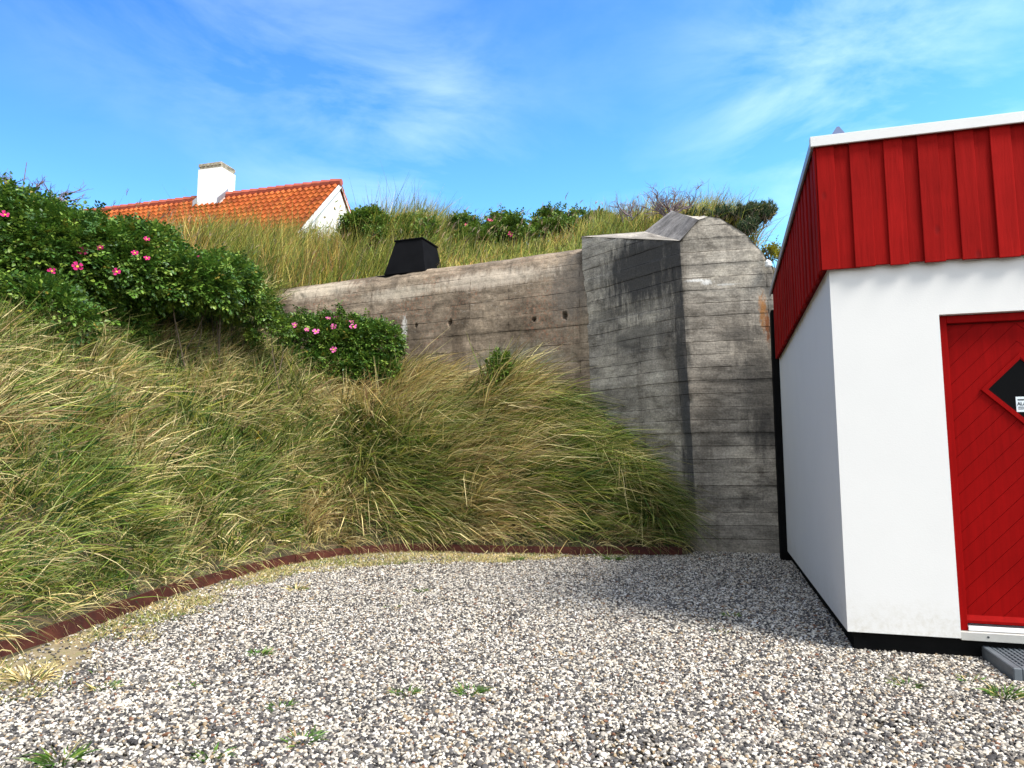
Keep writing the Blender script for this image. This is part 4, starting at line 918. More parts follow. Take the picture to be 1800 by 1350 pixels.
STRAW_S = STRAW.copy(); STRAW[:] = 1.3 * np.array([(0.38, 0.27, 0.07), (0.33, 0.20, 0.05), (0.44, 0.34, 0.11), (0.30, 0.16, 0.04), (0.35, 0.27, 0.07)])
top.add(roots, upv, ln, hgt * rng.uniform(.6, 1.25, n_), rng.uniform(.008, .019, n_), np.clip(rng.normal(.45, .22, n_), .05, 1), np.clip(.20 + 1.7 * (fbm(x_, y_, 1.3, 151) - .5), .03, .8), seed=24)
tag(top.build('meadow_grass'), 'tall yellow green meadow grass growing over the bunker and ridge', kind='stuff')
GREEN[:] = GREEN_S; STRAW[:] = STRAW_S

# seed-head stalks along the skyline
def seed_stalks(name, xy, h0, h1, label):
    S_ = STRAW.copy(); STRAW[:] = np.array([(.22, .15, .09), (.26, .18, .10), (.18, .12, .08), (.30, .22, .12), (.2, .15, .12)])
    sb = Blades(); x_, y_ = xy; n_ = len(x_); z_ = terrain(x_, y_)
    roots = np.stack([x_, y_, z_], -1); hh = rng.uniform(h0, h1, n_); upv = unit(np.stack([rng.normal(.08, .12, n_), rng.normal(0, .1, n_), np.ones(n_)], -1)); ln = unit(np.stack([.8 + rng.normal(0, .4, n_), rng.normal(0, .4, n_), rng.normal(0, .2, n_)], -1))
    cu = np.clip(rng.normal(.22, .12, n_), 0, .6); sb.add(roots, upv, ln, hh, np.full(n_, .0055), cu, np.full(n_, .8), seed=31)
    tipb = roots + hh[:, None] * (upv * (1 - .5 * cu)[:, None] + ln * (cu * 1.05)[:, None]); tipb -= upv * 0.04
    for q in range(3): sb.add(tipb - upv * rng.uniform(0, .09, n_)[:, None], unit(upv + rng.normal(0, .22, (n_, 3))), ln, rng.uniform(.09, .17, n_), rng.uniform(.008, .015, n_), np.full(n_, .5), np.full(n_, .85), seed=32 + q)
    STRAW[:] = S_; return tag(sb.build(name), label, kind='stuff')
u_ = rng.uniform(600, 1190, 230); yy = rng.uniform(15.5, 18.3, 230); xx = (u_ - 900) / F * yy
u2 = rng.uniform(160, 620, 120); y2 = rng.uniform(14.5, 18, 120); x2 = (u2 - 900) / F * y2
seed_stalks('seed_head_grass', (np.r_[xx, x2], np.r_[yy, y2]), 0.75, 1.35, 'thin grass stalks with seed heads along the skyline')

# dry moss and short grass on the verge between edging and gravel, and weeds in the yard
vg = Blades(); n0 = 95000
x_ = rng.uniform(-4, 2.6, n0 * 2); y_ = rng.uniform(4.2, 11.6, n0 * 2); d_ = edge_dist(x_, y_)
vv_ = smooth01((0.95 + 1.5 * smooth01((y_ - 8.2) / 3) * smooth01((1.2 - x_) / 2.5) * (fbm(x_, y_, .9, 90) * 1.1) + d_ - 0.2 + 0.9 * (fbm(x_, y_, .45, 91) - 0.5)) / 0.35) * smooth01((2.2 - x_) / .8)
gp = smooth01((fbm(x_, y_, .5, 160) - .34) / .2)
ok = (d_ < -0.02) & (rng.random(len(x_)) < vv_ * gp * .9); x_, y_ = x_[ok], y_[ok]; n_ = len(x_)
vg.add(np.stack([x_, y_, np.full(n_, -.012)], -1), unit(np.array([0, 0, 1.]) + rng.normal(0, .5, (n_, 3))), unit(rng.normal(0, 1, (n_, 3)) * np.array([1, 1, .2])), rng.uniform(.02, .075, n_), rng.uniform(.003, .006, n_), np.clip(rng.normal(.6, .3, n_), 0, 1.2), np.clip(.62 + 1.2 * (fbm(x_, y_, .6, 161) - .5), .2, .95), seed=25)
tag(vg.build('verge_grass'), 'short dry moss and grass along the edging', kind='stuff')

def tuft(name, loc, label, cat, n_, L0, L1, spread, dry, leanv=(0.2, -.2, 0), group=None, wid=(.004, .008), rad=0.05, seed=1, upw=1.0):
    r = np.random.default_rng(seed); b_ = Blades(); a = r.uniform(0, 6.28, n_); q = np.sqrt(r.random(n_)) * rad
    roots = np.stack([loc[0] + np.cos(a) * q, loc[1] + np.sin(a) * q, np.full(n_, loc[2])], -1); out = np.stack([np.cos(a), np.sin(a), 0 * a], -1)
    up_ = unit(np.array([0, 0, upw]) + out * spread * r.random(n_)[:, None] + np.array(leanv) * .4 + r.normal(0, .1, (n_, 3))); ln_ = unit(out + np.array(leanv) + r.normal(0, .2, (n_, 3)))
    b_.add(roots, up_, ln_, r.uniform(L0, L1, n_), r.uniform(*wid, n_), np.clip(r.normal(.75, .25, n_), .1, 1.3), np.full(n_, dry), seed=seed)
    o = b_.build(name); return tag(o, label, cat, group)
pB = np.array([B0[0] - 0.17, B0[1] - .02, 0.12])
tuft('grass_tuft', pB + np.array([-.58, .12, 0.34]), 'dark green grass tuft spilling over the edging at the corner of the concrete', 'grass tuft', 1100, .45, .95, .55, .03, (-.25, -.85, -.5), rad=.24, seed=41, wid=(.007, .014))
pT = hit(505, 485, 12, 20)
tuft('grass_tuft', pT, 'brownish drooping grass tuft at the left end of the bunker wall top', 'grass tuft', 420, .5, .85, .9, .45, (0, -.3, 0), rad=.14, seed=42)
pT = hit(255, 590)
tuft('grass_tuft', pT, 'upright pale green marram tuft in front of the left rose bush', 'grass tuft', 220, .6, .95, .5, .2, (.4, -.1, 0), rad=.08, seed=43)
GRN = GREEN.copy(); GREEN[:] = np.array([(0.06, 0.15, 0.02), (0.09, 0.18, 0.03), (0.05, 0.12, 0.02), (0.12, 0.17, 0.03), (0.08, 0.14, 0.03), (0.07, 0.16, 0.02)])
weeds = [(1706, 1198, 'small bright green weed in the gravel left of the door step', .05), (1762, 1224, 'large bright green weed in the gravel in front of the door step', .085), (1592, 1206, 'dull green weed in the gravel below the white wall', .06), (1285, 1084, 'green weed in the shaded gravel nearest the white wall', .05), (1268, 1112, 'olive weed at the edge of the shadow in the gravel', .04),
         (826, 1218, 'green weed alone in the middle of the gravel yard', .06), (716, 1219, 'green weed left of the middle of the gravel', .05), (532, 1302, 'olive weed near the bottom edge of the gravel', .06), (108, 1340, 'green weed in the bottom left corner of the gravel', .08), (374, 1332, 'small green weed in the gravel at the bottom, left of centre', .05),
         (492, 1246, 'small dark green weed in the gravel on the left side', .045), (182, 1212, 'olive weed in the gravel a little way from the edging', .06), (322, 1210, 'small green weed in the gravel left of the middle', .04), (455, 1150, 'yellow green weed in the gravel at the left', .05), (52, 1195, 'tall dry weed standing in the gravel near the left edging', .11),
         (522, 1037, 'leafy green weed where gravel meets the dry verge', .09), (908, 985, 'dark leafy weed in the gravel below the edging', .08), (740, 1040, 'small green weed at the back of the gravel', .05), (1078, 985, 'mossy green weed patch in front of the edging at the back', .10), (690, 1068, 'tiny green weed at the back of the yard', .04)]
for i, (u, v, lb, hgt_) in enumerate(weeds):
    p = G(u, v, 0); tuft('weed', p - np.array([0, 0, .01]), lb, 'weed', 34 + int(hgt_ * 500), hgt_ * .7, hgt_ * 1.5, 1.2, .8 if 'dry' in lb else (.25 if 'olive' in lb or 'dull' in lb else .05), (0, 0, 0), 'weeds growing in the gravel', (.006, .012), .03 + hgt_ * .5, 60 + i)
GREEN[:] = GRN

# ------------------------------------------------------------------ rose bushes
LEAF = np.array([(0.050, 0.12, 0.015), (0.075, 0.155, 0.02), (0.11, 0.20, 0.026), (0.035, 0.085, 0.016), (0.17, 0.25, 0.035)])
def leaves(centers, dirs, size, seed, palette=LEAF, leaflets=5, yellow=0.015):
    """compound leaves: a few toothless oval leaflets along a short stalk"""
    r = np.random.default_rng(seed); n_ = len(centers)
    d = unit(dirs + r.normal(0, .45, (n_, 3)) + np.array([0, 0, -.10])); nrm_ = unit(np.cross(d, r.normal(0, 1, (n_, 3)))); nrm_ = np.where((nrm_[:, 2:3] < 0), -nrm_, nrm_); nrm_ = unit(nrm_ + np.array([0, 0, .8]) + dirs * .25)
    sd = unit(np.cross(nrm_, d)); V_, C_ = [], []
    col = palette[r.integers(0, len(palette), n_)] * r.uniform(.75, 1.3, n_)[:, None]
    yl = r.random(n_) < yellow; col = np.where(yl[:, None], np.array([.25, .2, .03]), col)
    lay = [(0.95, 0, 1.0), (0.55, 1, .9), (0.55, -1, .9), (0.15, 1, .8), (0.15, -1, .8)][:leaflets]
    for (along, side_, sc_) in lay:
        base = centers + d * (size * 1.6 * along)[:, None] + sd * (size * .08 * side_)[:, None]
        ax = unit(d * (1.0 if side_ == 0 else .55) + sd * side_ * .85 + r.normal(0, .18, (n_, 3))); cx = unit(np.cross(nrm_, ax)); l_ = size * sc_ * r.uniform(.8, 1.2, n_); w_ = l_ * .33
        nn_ = unit(np.cross(ax, cx)); nn_ = np.where(nn_[:, 2:3] < 0, -nn_, nn_)
        drop = -nn_ * (l_ * .14)[:, None]
        q = np.stack([base, base + ax * (l_ * .35)[:, None] + cx * w_[:, None] + nn_ * (l_ * .10)[:, None], base + ax * (l_ * .45)[:, None] + drop * .2, base + ax * (l_ * .35)[:, None] - cx * w_[:, None] + nn_ * (l_ * .10)[:, None],
                      base + ax * (l_ * .75)[:, None] + cx * (w_ * .72)[:, None] + drop * .2, base + ax * (l_ * .75)[:, None] - cx * (w_ * .72)[:, None] + drop * .2, base + ax * l_[:, None] + drop], 1)
        V_.append(q); C_.append(np.repeat((col * r.uniform(.88, 1.12, n_)[:, None])[:, None], 7, 1))
    V_ = np.concatenate(V_); C_ = np.concatenate(C_); b_ = np.arange(len(V_))[:, None] * 7
    f4 = np.concatenate([b_ + np.array([[1, 4, 6, 2]]), b_ + np.array([[2, 6, 5, 3]])]); f3 = np.concatenate([b_ + np.array([[0, 1, 2]]), b_ + np.array([[0, 2, 3]])])
    return V_.reshape(-1, 3), [f4, f3], C_.reshape(-1, 3)
def flower_mesh(p, nrm_, r, col, parent, seed):
    rr_ = random.Random(seed); nv_ = Vector(tuple(nrm_)).normalized(); t = nv_.cross(Vector((0, 0, 1))).normalized(); b_ = nv_.cross(t); pv = Vector(tuple(p))
    vs, fs, mi, cs = [], [], [], []
    for k in range(5):
        a = 2 * math.pi * k / 5 + rr_.uniform(-.15, .15); L_ = r * rr_.uniform(.85, 1.15); k0 = len(vs); cup = rr_.uniform(.15, .5)
        for (q, da, h) in ((.12, 0, 0), (.6, -.52, .5), (.62, 0, .35), (.6, .52, .5), (1.0, -.36, 1.0), (1.04, 0, .8), (1.0, .36, 1.0)):
            x = t * math.cos(a + da) + b_ * math.sin(a + da); vs.append(tuple(pv + x * (L_ * q) + nv_ * (h * cup * L_)))
            f_ = 1.0 + (.35 if q > .9 else 0) * rr_.random(); cs.append(tuple(min(1, c * f_) for c in col))
        fs += [(k0, k0 + 2, k0 + 1), (k0, k0 + 3, k0 + 2), (k0 + 1, k0 + 2, k0 + 5, k0 + 4), (k0 + 2, k0 + 3, k0 + 6, k0 + 5)]; mi += [0] * 4
    k0 = len(vs)
    for k in range(8):
        a = 2 * math.pi * k / 8; vs.append(tuple(pv + (t * math.cos(a) + b_ * math.sin(a)) * r * .26 + nv_ * r * .16)); cs.append((.75, .55, .05))
    vs.append(tuple(pv + nv_ * r * .28)); cs.append((.8, .6, .08))
    for k in range(8): fs.append((k0 + k, k0 + (k + 1) % 8, k0 + 8)); mi.append(0)
    return np_mesh('flower', np.array(vs), fs, M['petal'], parent, tint=np.array(cs))
def rose_bush(label, blobs, nleaf, flowers=(), lsize=.055, seed=1, cat='rose bush', pink=(0.62, 0.035, 0.26), group='wild rose bushes on the dune', palette=LEAF):
    """blobs: (centre, radii) ellipsoids; leaves lie thickly near their skins, with gaps"""
    r = np.random.default_rng(seed); base = np.mean([b_[0] for b_ in blobs], 0); base = np.array([base[0], base[1], min(b_[0][2] - b_[1][2] for b_ in blobs)])
    root = empty('rose_bush', base, label, cat, group)
    vol = np.array([b_[1][0] * b_[1][2] + b_[1][0] * b_[1][1] for b_ in blobs]); C, D = [], []
    for (c, rad), k in zip(blobs, (vol / vol.sum() * nleaf).astype(int)):
        q = unit(r.normal(0, 1, (k * 2, 3))); q = q[(q[:, 2] > -.55) & (q[:, 1] < .75)][:k]; n_ = len(q)
        lump = 0.80 + 0.42 * fbm(q[:, 0] * 3 + c[0] + q[:, 2] * 2, q[:, 1] * 3 + q[:, 2] * 3, 0.9, seed) + .16 * (vnoise(q[:, 0] * 3 + c[0], q[:, 2] * 3 + q[:, 1], 0.35, seed + 5) - .5)
        sh = np.where(r.random(n_) < .72, r.normal(.97, .05, n_), r.uniform(.55, .95, n_))
        C.append(np.array(c) + q * np.array(rad) * (lump * sh)[:, None]); D.append(unit(q / np.array(rad)))
        for k in range(max(6, int(len(C[-1]) / 55))):           # long shoots breaking the outline
            q0 = unit(r.normal(0, 1, (1, 3)))[0]
            if q0[2] < 0.1 or q0[1] > .5: continue
            st_ = np.array(c) + q0 * np.array(rad) * .95; g_ = unit((q0 * .6 + np.array([0, 0, .8]) + r.normal(0, .3, 3))[None])[0]; ln_ = r.uniform(.08, .34); m_ = int(6 + ln_ * 30)
            tt_ = r.random(m_); C.append(st_ + g_ * (ln_ * tt_)[:, None] + r.normal(0, .018, (m_, 3))); D.append(unit(g_ * .5 + r.normal(0, 1, (m_, 3))))
    C, D = np.concatenate(C), np.concatenate(D)
    C[:, 2] = np.maximum(C[:, 2], terrain(C[:, 0], C[:, 1]) + .02)
    v, f, t = leaves(C, D, r.uniform(.75, 1.25, len(C)) * lsize, seed, palette)
    np_mesh('foliage', v, f, M['leaf'], root, tint=t)
    sm = MB()
    for (c, rad) in blobs:
        for k in range(2):
            a = r.uniform(0, 6.28); e = np.array(c) + np.array([math.cos(a) * rad[0] * .75, math.sin(a) * rad[1] * .75, rad[2] * r.uniform(.2, .85)]); b0 = np.array([c[0] + r.normal(0, .15), c[1] + r.normal(0, .15), float(terrain(c[0], c[1])[0]) - .05])
            sm.tube([b0, (b0 * .5 + e * .5) + np.array([r.normal(0, .06), r.normal(0, .06), .08]), e], [.012, .009, .004], 5)
    sm.build('stems', M['stem'], root)
    cp = np.array([0, 0, CAMH])
    for i, (u, v_) in enumerate(flowers):
        dv = ray(u, v_); dv /= np.linalg.norm(dv); best = None
        for (c, rad) in blobs:
            A_ = np.array(rad) * 1.03; o_ = (cp - np.array(c)) / A_; e_ = dv / A_; aa, bb, cc = e_ @ e_, o_ @ e_, o_ @ o_ - 1; dis = bb * bb - aa * cc
            tq = (-bb - math.sqrt(dis)) / aa if dis > 0 else -bb / aa
            if best is None or (dis > 0, -tq) > best[0]: best = ((dis > 0, -tq), tq, c, A_)
        p = cp + dv * (best[1] - .15); nn_ = unit(((p - np.array(best[2])) / best[3] ** 2)[None])[0]
        nn_ = nn_ * .5 + np.array([.2, -.55, .45]); k = .72 + .5 * random.Random(seed * 31 + i).random()
        flower_mesh(p, nn_, .055 * k, tuple(c_ * (.8 + .4 * random.Random(seed * 17 + i).random()) for c_ in pink), root, seed * 100 + i)
    return root
def blob(u, v, y, ru, rv, ry=None):
    """ellipsoid centred on a point in space; ru, rv given in photo pixels at that distance"""
    c = P(u, v, y); k = y / F; return (c, (ru * k, ry or ru * k * .9, rv * k))
def low_blob(u, v, a, b_, c): q_ = hit(u, v); return (q_ + np.array([0, .25, c * .55]), (a, b_, c))
pinkA, pinkB = (0.55, 0.018, 0.17), (0.72, 0.13, 0.38)
rose_bush('tall dark green rose bush at the left edge under the bare twigs', [blob(10, 440, 9.6, 120, 100, .9), blob(105, 470, 9.5, 90, 95, .8), blob(-70, 430, 9.4, 90, 110, .9), blob(20, 510, 9.4, 110, 60, .7), blob(110, 520, 9.7, 80, 52, .5), low_blob(20, 590, .75, .4, .45), low_blob(95, 592, .7, .4, .42)], 12500, [(9, 378), (91, 477), (136, 469)], .06, 201, pink=pinkA)
rose_bush('dark green rose bush below the tiled roof with scattered deep pink flowers', [blob(205, 480, 10.2, 95, 82, .8), blob(150, 432, 10.6, 70, 45, .6), blob(245, 445, 10.8, 70, 45, .6), blob(200, 515, 10.4, 90, 44, .5), low_blob(165, 594, .65, .4, .42), low_blob(235, 598, .65, .4, .42)], 10500, [(146, 443), (176, 436), (205, 478), (237, 445), (258, 454), (258, 421)], .06, 202, pink=pinkA)
rose_bush('low dark green rose bush sprawling below the tall ridge grass', [blob(320, 510, 10.9, 95, 58, .7), blob(390, 500, 11.6, 60, 45, .6), blob(275, 522, 10.8, 75, 44, .45), blob(330, 528, 11.2, 70, 32, .4), blob(395, 528, 11.8, 45, 30, .35), low_blob(305, 600, .6, .4, .42), low_blob(375, 604, .55, .4, .42)], 8400, [(351, 453)], .06, 203, pink=pinkA)
rose_bush('small flowerless rose bush at the left end of the bunker wall', [blob(440, 545, 12.1, 42, 40, .4), blob(472, 585, 12.2, 32, 28, .3), blob(418, 520, 12.5, 36, 30, .4)], 1700, [], .055, 204, palette=np.array([(0.065, 0.13, 0.018), (0.095, 0.17, 0.022), (0.13, 0.21, 0.03), (0.05, 0.10, 0.018), (0.17, 0.24, 0.03)]))
wy = 14.0
rose_bush('rounded rose bush with pale pink flowers against the bunker wall', [blob(560, 615, wy - .35, 62, 52, .42), blob(640, 618, wy - .4, 58, 50, .40), blob(600, 610, wy - .25, 55, 52, .4), blob(672, 605, wy - .55, 34, 36, .3), blob(525, 600, wy - .2, 40, 42, .4), blob(570, 655, wy - .6, 60, 34, .35), blob(650, 655, wy - .65, 50, 30, .3)], 7600,
          [(577, 560), (592, 558), (618, 565), (621, 575), (586, 575), (539, 580), (519, 572), (555, 583), (586, 615)], .055, 205, pink=pinkB)
LEAF2 = np.array([(0.065, 0.13, 0.018), (0.095, 0.17, 0.022), (0.13, 0.21, 0.03), (0.05, 0.10, 0.018), (0.17, 0.24, 0.03)])
for i, (u, v, y, ru, rv, lb, fl) in enumerate([(655, 400, 17.4, 42, 24, 'bright green rose bush beside the white gable', []), (722, 408, 17.6, 42, 20, 'green rose bush on the ridge behind the black hood', [(760, 407)]), (825, 405, 17.8, 48, 20, 'green rose bush with pink flowers on the ridge right of the black hood', [(819, 395), (861, 388)]),
                                                  (915, 396, 18.0, 44, 18, 'green rose bush on the middle of the ridge left of the white vent pipe', [(897, 412)]), (1012, 386, 18.2, 56, 15, 'green rose bush on the ridge right of the white vent pipe', [])]):
    rb_ = random.Random(700 + i)
    rose_bush(lb, [blob(u + rb_.uniform(-1, 1) * ru, v + 5 + rb_.uniform(-.7, 1.5) * rv, y + rb_.uniform(-.6, .3), ru * rb_.uniform(.3, .6), rv * rb_.uniform(.45, .8), .45) for q in range(10)], 3900, fl, .065, 210 + i, pink=pinkA, palette=LEAF2, group='rose bushes along the ridge')
pS = hit(880, 715)
rose_bush('small leafy green seedling growing alone in the combed grass below the wall', [(pS + np.array([0, -.38, .62]), (.16, .15, .30))], 300, [], .06, 220, cat='seedling', palette=LEAF2, group='seedlings').name = 'seedling'
pS = G(218, 1056, 0.06) + np.array([-.06, 0, .04])
rose_bush('small green seedling at the rusty edging on the left', [(pS, (.075, .075, .06))], 60, [], .035, 221, cat='seedling', palette=LEAF2, group='seedlings').name = 'seedling'
# yellow flower on the slope
pY = P(455, 772, hit(455, 775)[1] - .35)
hk = empty('hawkweed', hit(455, 800), 'single yellow hawkweed flower standing in the left grass slope', 'flower')
hs = MB(); hs.tube([hit(455, 800), pY - np.array([.02, 0, .1]), pY], .004, 5); hs.build('stem', M['stem'], hk)
def yellow_head(p, r):
    vs, fs = [], []; 
    for k in range(14):
        a = 2 * math.pi * k / 14; k0 = len(vs); t_ = np.array([math.cos(a), -.35 * math.sin(a), math.sin(a) * .9]); s_ = np.array([-math.sin(a), 0, math.cos(a)])
        vs += [p + np.array([0, -.006, 0]), p + t_ * r * .6 + s_ * r * .16, p + t_ * r + np.array([0, -.01, 0]), p + t_ * r * .6 - s_ * r * .16]; fs.append((k0, k0 + 1, k0 + 2, k0 + 3))
    np_mesh('flower_head', np.array(vs), fs, M['petal'], hk, tint=np.tile((.75, .48, .01), (len(vs), 1)))
yellow_head(pY, .042); yellow_head(pY + np.array([-.02, .02, .11]), .022)

# ------------------------------------------------------------------ bare shrubs, pine, poles
def bare_shrub(name, label, base, stems, spread, height, seed, depth=4, thick=.014, leanx=0.0):
    r = random.Random(seed); root = empty(name, base, label, 'bare shrub'); main, tw = MB(), MB()
    def grow(p, d, L_, rad, lv):
        k = 3; pts = [p]; q = Vector(p); dd_ = Vector(d)
        for i in range(k):
            dd_ = (dd_ + Vector((r.gauss(0, .22), r.gauss(0, .22), r.gauss(.02, .15)))).normalized(); q = q + dd_ * L_ / k; pts.append(q.copy())
        (main if lv == depth else tw).tube(pts, [rad, rad * .8, rad * .65, rad * .45], 4)
        if lv <= 1: return
        for i in range(r.choice((2, 3, 3))):
            a = r.uniform(.35, 1.0); j = r.choice((1, 2, 3)); nd = (dd_ + Vector((r.gauss(0, a), r.gauss(0, a), r.gauss(.1, a * .6)))).normalized(); grow(pts[j], nd, L_ * r.uniform(.5, .78), rad * .55, lv - 1)
    for i in range(stems): grow(Vector(tuple(base)) + Vector((r.gauss(0, .1), r.gauss(0, .1), 0)), Vector((r.uniform(-spread, spread) + leanx, r.uniform(-.3, .3), 1)).normalized(), height * r.uniform(.45, .65), thick, depth)
    main.build('stems', M['twig'], root); tw.build('twigs', M['twig'], root); return root
bare_shrub('bare_shrub', 'leafless twiggy shrub above the tall rose bush at the left edge', P(22, 352, 10.3), 6, .7, .5, 301, 4, .019)
bare_shrub('bare_shrub', 'leafless twiggy shrub leaning right above the rose bush left of the tiled roof', P(88, 376, 10.6), 6, .6, .62, 305, 4, .019, .45)
bare_shrub('bare_shrub', 'leafless thorny shrub standing behind the top of the concrete wing wall', P(1180, 385, 14.2), 9, 1.3, .85, 303, 5, .026)
bare_shrub('bare_shrub', 'low leafless shrub among the tall grass left of the concrete top', P(1105, 385, 15.0), 6, 1.2, .55, 304, 4, .02, .3)
pl = empty('bare_pole', P(37, 360, 11), 'thin dark pole leaning above the rose bush at the left edge', 'pole')
mb = MB(); mb.tube([P(30, 400, 11), P(38, 345, 11), P(47, 285, 11)], [.012, .010, .005], 6); mb.build('shaft', M['twig'], pl)

def pine(base, blobs, label, seed):
    r = np.random.default_rng(seed); root = empty('mountain_pine', base, label, 'pine'); tk, nd = MB(), Blades(); tips = []
    for (c, rad, n_) in blobs:
        q = unit(r.normal(0, 1, (n_, 3))) * np.cbrt(r.uniform(.15, 1, n_))[:, None]; tips.append(np.array(c) + q * np.array(rad))
        for k in range(5):
            e = np.array(c) + unit(r.normal(0, 1, (1, 3)))[0] * np.array(rad) * .7; tk.tube([base, base * .45 + e * .55 + np.array([0, 0, -.08]), e], [.03, .018, .006], 6)
    tips = np.concatenate(tips); up_ = unit(np.stack([r.normal(0.12, .35, len(tips)), r.normal(0, .35, len(tips)), np.abs(r.normal(.9, .25, len(tips)))], -1)); SL = r.uniform(.10, .2, len(tips))
    per_ = 64; n_ = len(tips) * per_; ti_ = np.repeat(np.arange(len(tips)), per_); tt_ = r.random(n_); o = tips[ti_] + up_[ti_] * (SL[ti_] * tt_)[:, None]
    dr = unit(up_[ti_] * .75 + r.normal(0, .55, (n_, 3))); S1, S2 = GREEN.copy(), STRAW.copy(); GREEN[:] = np.array([(.022, .05, .018), (.03, .065, .022), (.018, .04, .018), (.04, .075, .025), (.028, .05, .02), (.03, .06, .02)])
    nd.add(o, dr, up_[ti_], r.uniform(.05, .095, n_), np.full(n_, .009), np.full(n_, .3), np.full(n_, .02), seed=seed); GREEN[:] = S1
    for a_, b_ in zip(tips[::2], up_[::2]): tk.tube([a_ - b_ * .12, a_ + b_ * .05], [.008, .006], 4)
    nd.build('needles', root); tk.build('branches', M['stem'], root); return root
pine(P(1265, 420, 14.6), [(P(1320, 384, 14.4), (.40, .4, .17), 190), (P(1345, 378, 14.4), (.20, .3, .10), 50), (P(1268, 388, 14.6), (.5, .4, .10), 100), (P(1312, 404, 14.2), (.2, .3, .14), 50), (P(1222, 385, 14.8), (.35, .3, .06), 50)], 'dark green mountain pine behind the rounded concrete top', 320)
fb = P(1352, 449, 15.0)
rose_bush('yellow green shrub peeking between concrete and red cladding', [(P(1353, 448, 15.2), (.13, .2, .10))], 160, [], .06, 330, cat='shrub', palette=np.array([(.22, .22, .02), (.30, .27, .02), (.16, .18, .03)]), group='shrubs').name = 'shrub'

# black hood on the wall top
sH = float(np.dot(P(712, 470, 14.75)[:2] - WA, WDIR))
def HH(s_, w_, z): q = WA + WDIR * (sH + s_) - WN * (0.24 + w_); return np.array([q[0], q[1], 5.40 + z])
hood = empty('vent_hood', HH(0, .4, 0), 'black boxy ventilation hood with sloping sides on the bunker wall top', 'ventilation hood')
hm = MB(lambda *a: HH(*a)); hm.add([(.50, 0, .06), (-.50, 0, .06), (-.50, .9, .06), (.50, .9, .06), (.29, .10, .80), (-.36, .10, .80), (-.36, .80, .80), (.29, .80, .80)], [(0, 1, 5, 4), (1, 2, 6, 5), (2, 3, 7, 6), (3, 0, 4, 7), (3, 2, 1, 0)]); hm.build('hood_body', M['box_black'], hood)
hm = MB(lambda *a: HH(*a)); hm.box(-.385, .315, .075, .825, .802, .83, 0, .004); hm.build('lid', M['box_black'], hood)
hm = MB(lambda *a: HH(*a)); hm.box(-.74, .70, .03, 1.0, -.10, .058, 0, .004); hm.build('base_plate', M['box_black'], hood)

# post, vent pipe, hose, insulator, metal strip
po = empty('wooden_post', P(639, 420, 17.6), 'weathered wooden post standing by the rose bush right of the gable', 'post')
mb = MB(); c = P(639, 430, 18.4); t = P(639, 373, 18.4); mb.box(c[0] - .085, c[0] + .085, c[1] - .08, c[1] + .08, c[2] - .5, t[2], 0, .012); mb.build('shaft', M['post_wood'], po)
vp = empty('vent_pipe', P(956, 392, 19), 'short white vent pipe with a cap poking above the ridge bushes', 'vent pipe')
mb = MB(); mb.tube([P(956, 400, 18.6), P(956, 366, 18.6)], .05, 10); mb.build('pipe', M['ceramic'], vp)
mb = MB(); mb.tube([P(956, 366.5, 18.6), P(956, 363, 18.6)], [.095, .06], 10); mb.build('cap', M['zinc'], vp)
ins = empty('cable_insulator', P(1351, 464, 10.85), 'white ceramic cable insulator with black cable at the bunker corner', 'insulator')
mb = MB(); mb.tube([P(1351, 470, 10.88), P(1350.5, 466, 10.88), P(1350, 463, 10.88), P(1350, 461, 10.88), P(1349.5, 459, 10.88), P(1350, 457, 10.88)], [.035, .062, .04, .058, .03, .02], 12); mb.build('insulator_body', M['ceramic'], ins, True)
mb = MB(); mb.tube([P(1343, 436, 10.95), P(1346, 441, 10.93), P(1350, 450, 10.9), P(1352.5, 457, 10.88)], .014, 6); mb.build('cable', M['cable'], ins)
wr = empty('overhead_wire', P(1331, 408, 12), 'thin wire running from the pine down to the bunker top', 'wire')
mb = MB(); mb.tube([P(1280, 371, 13.9), P(1306, 386, 13.2), P(1328, 399, 12.4), P(1331, 420, 11.4), P(1334, 437, 10.98)], .0025, 4); mb.build('strand', M['stem'], wr)
ms = empty('metal_strip', P(1363, 640, 10.8), 'narrow pale metal strip fixed on the right edge of the concrete', 'metal strip')
mb = MB(); e0_, e1_ = P(1358, 596, 10.83), P(1366, 712, 10.80); mb.tube([e0_, e1_], .028, 4); mb.build('strip', M['strip'], ms)

# ------------------------------------------------------------------ white house with orange tiled roof beyond the dune
hy = 25.0
apex = P(594, 322, hy); left = P(157, 382, 28.1); left[2] = apex[2]
rd = left - apex; LR = np.linalg.norm(rd[:2]); rd = np.array([rd[0], rd[1], 0]) / LR; fd = np.array([rd[1], -rd[0], 0]); fd = fd if fd[1] < 0 else -fd
house = empty('house', (apex[0] + rd[0] * LR / 2, apex[1] + rd[1] * LR / 2, 5.0), 'white house with orange pantile roof and white chimney beyond the dune', 'house')
HWD = 4.0; pitch_ = math.radians(46)
def RX(s, q, h=0.0):       # s along the ridge from the gable, q down the slope (signed side), h off the slope
    sg = 1 if q >= 0 else -1; dn = abs(q)
    return apex + rd * s + fd * sg * dn * math.cos(pitch_) + np.array([0, 0, -dn * math.sin(pitch_)]) + (fd * sg * math.sin(pitch_) + np.array([0, 0, math.cos(pitch_)])) * h
